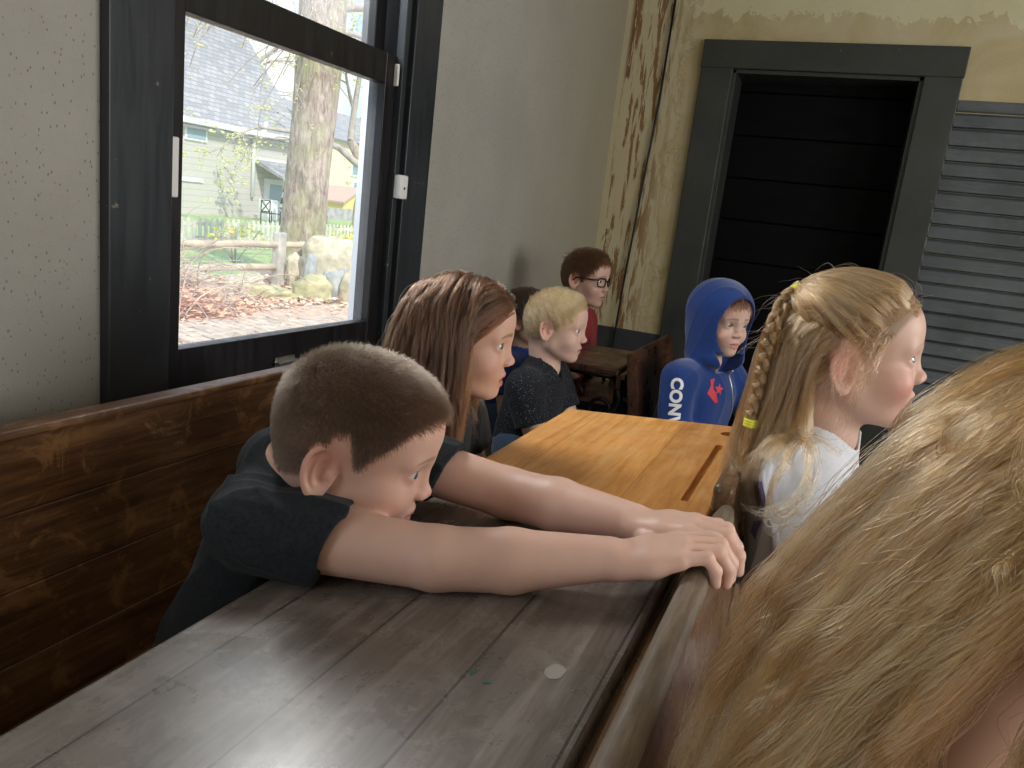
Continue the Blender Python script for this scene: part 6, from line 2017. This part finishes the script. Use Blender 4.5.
# ================================================================== girl with the braid
def make_braid_girl():
    root = thing('person', 'fair haired girl in white t-shirt, thin braid tied with two yellow bands', 'person', (0.02, 1.14, 0.0), 'pupils in the schoolroom')
    po = Pose((0.037, 1.14, 0.985), yaw=4, pitch=-5, roll=0, scale=0.94, gaze=(16, 0), nose=0.88, cheek=1.10, lid=0.95, earpos=(0.0, -0.010))
    S = dict(neck=(0.018, 1.14, 0.868), shR=(0.005, 1.035, 0.825), shL=(0.015, 1.245, 0.825), pelvis=(0.045, 1.14, 0.50), girth=0.064, seed=1.9, fold_dir=(0.35, 0.1, -1.0))
    aR = [(0.015, 1.030, 0.820, 0.038), (0.060, 1.010, 0.645, 0.031), (0.19, 1.03, 0.64, 0.021)]
    aL = [(0.015, 1.250, 0.820, 0.038), (0.070, 1.27, 0.645, 0.031), (0.20, 1.23, 0.64, 0.021)]
    S['arms'] = [aR, aL]; S['hems'] = [0.92, 0.92]
    for W, K, lat in (((0.19, 1.03, 0.64), (0.25, 1.05, 0.645), (0, 1, 0)), ((0.20, 1.23, 0.64), (0.26, 1.21, 0.645), (0, -1, 0))):
        S.setdefault('hands', []).append(hand_chains(W, K, (0, 0, 1), lat, 0.85))
    fnb = body_fn(po, S)
    body, P = isomesh('body', fnb, (-0.09, 0.95, 0.42), (0.36, 1.33, 1.11), 0.0019, SKIN, root,
                      skin_colors([po], (0.64, 0.42, 0.33), hair=(0.24, 0.155, 0.085), brow=(0.36, 0.24, 0.15), blush=0.85, browamt=0.45))
    eyes(po, root, (0.12, 0.20, 0.26), 'blue')
    m = cloth_mat('white_cotton', (0.66, 0.67, 0.72), (0.74, 0.75, 0.80), sheen=0.1)
    sf = tee_fn(po, S, slack=0.006, neck_r=0.056, hem=0.47, fold=0.0075, ff=52)
    sh, _ = isomesh('t_shirt', sf, (-0.09, 0.93, 0.44), (0.16, 1.35, 0.93), 0.0026, m, root)
    pm = simple('faded_purple_print', (0.20, 0.14, 0.28), 0.8)
    pr = surface_print('purple_print', [[(0.0, 0.0), (0.026, 0.006), (0.036, 0.026), (0.022, 0.040), (0.004, 0.030)], [(-0.010, -0.045), (0.006, -0.050), (0.014, 0.0), (0.006, 0.028), (-0.006, 0.02)]],
                       np.array([-0.055, 1.045, 0.775]) , unit(np.array([0.55, -0.83, 0.0])), np.array([0.0, 0.0, 1.0]), sf, pm, root)
    pr.parent = sh; pr.matrix_parent_inverse = Matrix.Identity(4); pr['label'] = 'faded purple print on the back of the white shirt'
    legs(S, root, JEANS, [(0.05, 1.08, 0.48), (0.05, 1.20, 0.48)], [(0.38, 1.06, 0.47), (0.38, 1.22, 0.47)], [(0.38, 1.06, 0.085), (0.38, 1.22, 0.085)], SHOE)
    r = np.random.default_rng(21)
    base = body_fn(po, S, ears=False)
    shirt_or = lambda p: np.minimum(base(p), sf(p))
    hm = hair_mat('fair_brown_hair', (0.37, 0.20, 0.092), 0.40, 0.18, 0.32, tip=(0.46, 0.275, 0.14), streak=True)
    T = (0.0, -0.078, 0.085)                       # where the braid is tied (head axes)
    tie = po.w(T)
    # A: hair combed back to the tie
    q = scalp_roots(po, 560, r, cond=lambda q: (q[:, 2] > 0.008 + 0.60 * np.clip(-0.01 - q[:, 1], 0, 1)) & (q[:, 1] > -0.075))
    strands = np.zeros((len(q), 16, 3), F4)
    Tq = V3(*T)
    for k in range(16):
        t_ = k / 15
        p = q * (1 - t_) + (Tq + (q - Tq) * 0.06) * t_
        dd, g = grad(skull, p.astype(F4))
        lift = 0.0035 + 0.007 * sin(pi * t_) 
        p = p + g * (lift * (0.6 + 0.4 * sin(pi * t_)) - dd)[:, None] * min(1.0, 0.1 + k / 4)
        strands[:, k] = p
    A = po.w(strands.reshape(-1, 3)).reshape(strands.shape)
    SA = clump(A, 26, 0.0045, r, wave=0.0014, freq=1.0, tight=0.6, frizz=0.0005)
    hair_curves('hair', SA, 0.00034, hm, body, per=26)
    # B: loose hair falling over the back and shoulder
    q = scalp_roots(po, 460, r, cond=lambda q: (q[:, 2] <= 0.040 + 0.30 * np.clip(0.0 - q[:, 1], 0, 1)) & (q[:, 1] < -0.030))
    g0, gn = grad(skull, q)
    d = np.stack([np.sign(q[:, 0]) * 0.2, -0.9 + 0 * q[:, 0], -0.35 + 0 * q[:, 0]], 1) + gn * 0.12
    fwd = po.wd((0, 1, 0))
    drift = np.where(r.random(len(q)) < 0.80, -0.035, 0.15).astype(F4)
    def grav(pos, t):
        g = np.tile(V3(0, 0, -0.42), (len(pos), 1)); g[:, 0] = drift * (0.0 if t < 0.35 else 1.0)
        ql = po.loc(pos)
        return g - fwd * (0.55 * np.clip((ql[:, 1] + 0.030) / 0.03, 0, 1) * (ql[:, 2] > -0.11))[:, None]
    Lr = 0.215 * r.uniform(0.75, 1.10, 460)
    G = grow(po.w(q), po.wd(unit(d)), shirt_or, Lr, 24, grav, r, noise=0.018, margin=0.002 + 0.009 * r.random(460))
    SB = clump(G, 26, 0.0052, r, wave=0.006, freq=1.5, tight=0.5, frizz=0.0007)
    hair_curves('loose_hair', SB, 0.00034, hm, body, per=26)
    # wisps at the temple, over the ear and around the crown
    q = scalp_roots(po, 22, r, cond=lambda q: (q[:, 1] > 0.0) & (q[:, 1] < 0.045) & (q[:, 2] < 0.05) & (q[:, 0] > 0))
    g0, gn = grad(skull, q)
    d = np.stack([0.3 + 0 * q[:, 0], -0.7 + 0 * q[:, 0], -0.6 + 0 * q[:, 0]], 1) + gn * 0.7
    G = grow(po.w(q), po.wd(unit(d)), shirt_or, 0.10 * r.uniform(0.3, 1.5, 22), 18, lambda p, t: np.tile(V3(-0.06, 0, -0.25), (len(p), 1)), r, noise=0.10, margin=0.003 + 0.01 * r.random(22))
    W = clump(G, 5, 0.004, r, wave=0.008, freq=1.2, tight=1.0, frizz=0.002)
    q = scalp_roots(po, 170, r, cond=lambda q: q[:, 2] > 0.0)
    g0, gn = grad(skull, q)
    d = gn * 0.8 + V3(0, -0.6, 0) + r.normal(0, 0.5, q.shape)
    G2 = grow(po.w(q), po.wd(unit(d)), shirt_or, 0.05 * r.uniform(0.4, 1.6, 170), 18, lambda p, t: np.tile(V3(-0.05, 0, -0.12), (len(p), 1)), r, noise=0.12)
    hair_curves('wisps', np.concatenate([W, G2]), 0.00022, hm, body)
    # a few long strands curling across the shirt
    C = []
    for k in range(14):
        a = po.w((0.05, -0.05, -0.06)) + r.normal(0, 0.008, 3)
        L_ = r.uniform(0.8, 1.2)
        pts = [a, a + V3(0.0, -0.03, -0.06), V3(-0.005, 1.00, 0.855) + r.normal(0, 0.01, 3), V3(-0.030, 0.99, 0.825 - 0.05 * r.random()), V3(-0.01, 0.975, 0.800 - 0.05 * r.random()) , V3(0.03, 0.975, 0.83) + r.normal(0, 0.012, 3)]
        if k % 2: pts = [a, a + V3(0.01, -0.03, -0.05), V3(0.02, 1.0, 0.86) + r.normal(0, .008, 3), V3(0.015, 0.975, 0.82) + r.normal(0, .008, 3), V3(-0.01, 0.97, 0.79) + r.normal(0, .008, 3), V3(-0.045, 0.99, 0.785) + r.normal(0, .006, 3)]
        pts = np.array(pts); u = np.linspace(0, len(pts) - 1, 24)
        c = np.stack([np.interp(u, np.arange(len(pts)), pts[:, j]) for j in range(3)], 1)
        for _ in range(3): c[1:-1] = (c[:-2] + c[1:-1] * 2 + c[2:]) / 4
        C.append(c)
    C = np.array(C, F4)
    for _ in range(12):
        dd, g = grad(sf, C.reshape(-1, 3)); C = (C.reshape(-1, 3) + g * np.clip(0.003 - dd, -0.0, 0.01)[:, None]).reshape(C.shape)
    hair_curves('long_wisps', np.concatenate([clump(C, 6, 0.0025, r, wave=0.003, tight=0.8)]), 0.00028, hm, body)
    # the braid itself
    k_ = 1.14 / 0.98
    cpts = [tie + V3(0.002, -0.004, 0.004), tie + V3(-0.016, -0.014, -0.014)]
    for (px, pz) in ((-0.0450, 1.019), (-0.0475, 0.99), (-0.0480, 0.957), (-0.049, 0.925), (-0.050, 0.894)):
        cpts.append(V3(px * 1.09 - 0.016, 0.98 * 1.09 + 0.010, 1.12 + (pz - 1.12) * 1.09))
    cp = np.array(cpts, float)
    u = np.linspace(0, len(cp) - 1, 60)
    cl = np.stack([np.interp(u, np.arange(len(cp)), cp[:, j]) for j in range(3)], 1)
    for _ in range(10): cl[1:-1] = (cl[:-2] + 2 * cl[1:-1] + cl[2:]) / 4
    tg = unit(np.gradient(cl, axis=0)); sidev = unit(np.cross(tg, V3(0, 1, 0))); nv = np.cross(tg, sidev)
    tt = np.linspace(0, 1, 60)
    hairs = []
    for s_ in range(3):
        ph = 2 * pi * s_ / 3
        w_ = 2 * pi * 3.6 * tt + ph
        taper = 1 - 0.35 * tt
        path = cl + sidev * (0.0068 * np.sin(w_) * taper)[:, None] + nv * (0.0042 * np.sin(2 * w_) * taper)[:, None]
        b = bmesh.new(); add_tube(b, [Vector(p.tolist()) for p in path], [0.0042 * x for x in taper], 8)
        o = finish('braid_strand', b, simple('braid_core_%d' % s_, (0.30, 0.20, 0.11), 0.5), smooth=True); adopt(o, body)
        pa = path[None].astype(F4)
        hairs.append(clump(pa, 190, 0.0054, r, wave=0.0, tight=0.95, frizz=0.00045))
    hair_curves('braid', np.concatenate(hairs), 0.00026, hm, body)
    # tail below the lower band
    end = cl[-1]
    G = grow(np.tile(end, (10, 1)) + r.normal(0, 0.003, (10, 3)), np.tile(V3(0, 0, -1), (10, 1)) + r.normal(0, 0.12, (10, 3)), shirt_or, 0.07, 12, lambda p, t: np.tile(V3(0, 0, -0.2), (len(p), 1)), r, noise=0.05)
    hair_curves('braid_tail', clump(G, 26, 0.004, r, wave=0.003, tight=0.9, frizz=0.001), 0.0003, hm, body)
    ym = simple('yellow_elastic', (0.80, 0.78, 0.06), 0.5)
    for c, rr in ((cl[2], 0.0085), (cl[-2], 0.0075)):
        i = 2 if rr > 0.008 else 58
        b = bmesh.new()
        for kk in range(3):
            cc = c + tg[i] * (kk - 1) * 0.0035
            add_tube(b, [Vector((cc + (sidev[i] * cos(a) + nv[i] * sin(a)) * rr).tolist()) for a in np.linspace(0, 2 * pi, 25)], 0.0024, 8, cap=False)
        bb = thing('hair_tie', 'yellow elastic hair band at the crown, at the top of the braid' if rr > 0.008 else 'yellow elastic hair band fastening the lower end of the braid', 'hair band', tuple(c.tolist()))
        adopt(finish('band', b, ym, smooth=True), bb)
make_braid_girl()

# ================================================================== girl nearest the camera
def make_near_girl():
    root = thing('person', 'girl with long loose wavy dark blond hair seen from behind, no braid', 'person', (0.12, 0.44, 0.0), 'pupils in the schoolroom')
    po = Pose((0.163, 0.455, 0.975), yaw=20, pitch=10, roll=0, scale=0.95)
    S = dict(neck=(0.112, 0.440, 0.872), shR=(0.108, 0.335, 0.825), shL=(0.092, 0.560, 0.825), pelvis=(0.085, 0.45, 0.50), girth=0.062, seed=2.9)
    aR = [(0.108, 0.330, 0.822, 0.037), (0.160, 0.320, 0.650, 0.031), (0.29, 0.35, 0.64, 0.021)]
    aL = [(0.092, 0.565, 0.822, 0.037), (0.140, 0.58, 0.650, 0.031), (0.27, 0.54, 0.64, 0.021)]
    S['arms'] = [aR, aL]; S['hems'] = [0.10, 0.10]
    for W, K, lat in (((0.29, 0.35, 0.64), (0.35, 0.37, 0.645), (0, 1, 0)), ((0.27, 0.54, 0.64), (0.33, 0.52, 0.645), (0, -1, 0))):
        S.setdefault('hands', []).append(hand_chains(W, K, (0, 0, 1), lat, 0.85))
    body, P = isomesh('body', body_fn(po, S), (-0.02, 0.24, 0.42), (0.46, 0.66, 1.11), 0.0026, SKIN, root,
                      skin_colors([po], (0.64, 0.43, 0.35), hair=(0.20, 0.13, 0.07), blush=0.3))
    eyes(po, root, (0.12, 0.20, 0.26), 'blue')
    m = cloth_mat('pale_pink_cotton', (0.55, 0.38, 0.38), (0.62, 0.45, 0.45))
    sf = tee_fn(po, S, slack=0.004, neck_r=0.085, hem=0.47, fold=0.003, ff=58)
    isomesh('tank_top', sf, (-0.03, 0.24, 0.44), (0.26, 0.66, 0.90), 0.004, m, root)
    legs(S, root, JEANS, [(0.10, 0.38, 0.48), (0.10, 0.51, 0.48)], [(0.44, 0.36, 0.47), (0.44, 0.52, 0.47)], [(0.44, 0.36, 0.085), (0.44, 0.52, 0.085)], SHOE)
    r = np.random.default_rng(31)
    base = body_fn(po, S, ears=False)
    bs = lambda p: np.minimum(base(p), sf(p))
    hm = hair_mat('long_dark_blond_hair', (0.44, 0.212, 0.084), 0.45, 0.15, 0.30, tip=(0.54, 0.32, 0.15), streak=True)
    n = 1300
    q = scalp_roots(po, n, r, cond=lambda q: ~((q[:, 2] < -0.005) & (q[:, 0] > 0.01) & (q[:, 1] > -0.05)))
    g0, gn = grad(skull, q)
    d = np.stack([np.sign(q[:, 0]) * 0.45, -0.85 + 0 * q[:, 0], -0.05 + 0 * q[:, 0]], 1) + gn * 0.25
    fwd = po.wd((0, 1, 0))
    def grav(pos, t):
        g = np.tile(V3(-0.145 if t < 0.45 else -0.05, -0.01, -0.36), (len(pos), 1))
        ql = po.loc(pos)
        return g - fwd * (0.70 * np.clip((ql[:, 1] + 0.035) / 0.03, 0, 1) * (ql[:, 2] > -0.12))[:, None]
    L = 0.32 * r.uniform(0.82, 1.08, n)
    G = grow(po.w(q), po.wd(unit(d)), bs, L, 34, grav, r, noise=0.045, margin=0.003 + 0.024 * r.random(n) ** 1.3)
    win_ = cap(G.reshape(-1, 3), (0.113, 0.430, 0.880), (0.086, 0.325, 0.930), 0.0).reshape(G.shape[:2]).min(1)
    G = G[win_ > 0.020]
    SN = clump(G, 34, 0.0080, r, wave=0.0095, freq=1.8, tight=0.60, frizz=0.0015)
    hair_curves('hair', SN, 0.00018, hm, body, per=34)
    fly = clump(G[::7], 4, 0.014, r, wave=0.011, freq=1.5, tight=1.2, frizz=0.0030)
    hair_curves('loose_hair', fly, 0.00013, hm, body)
make_near_girl()
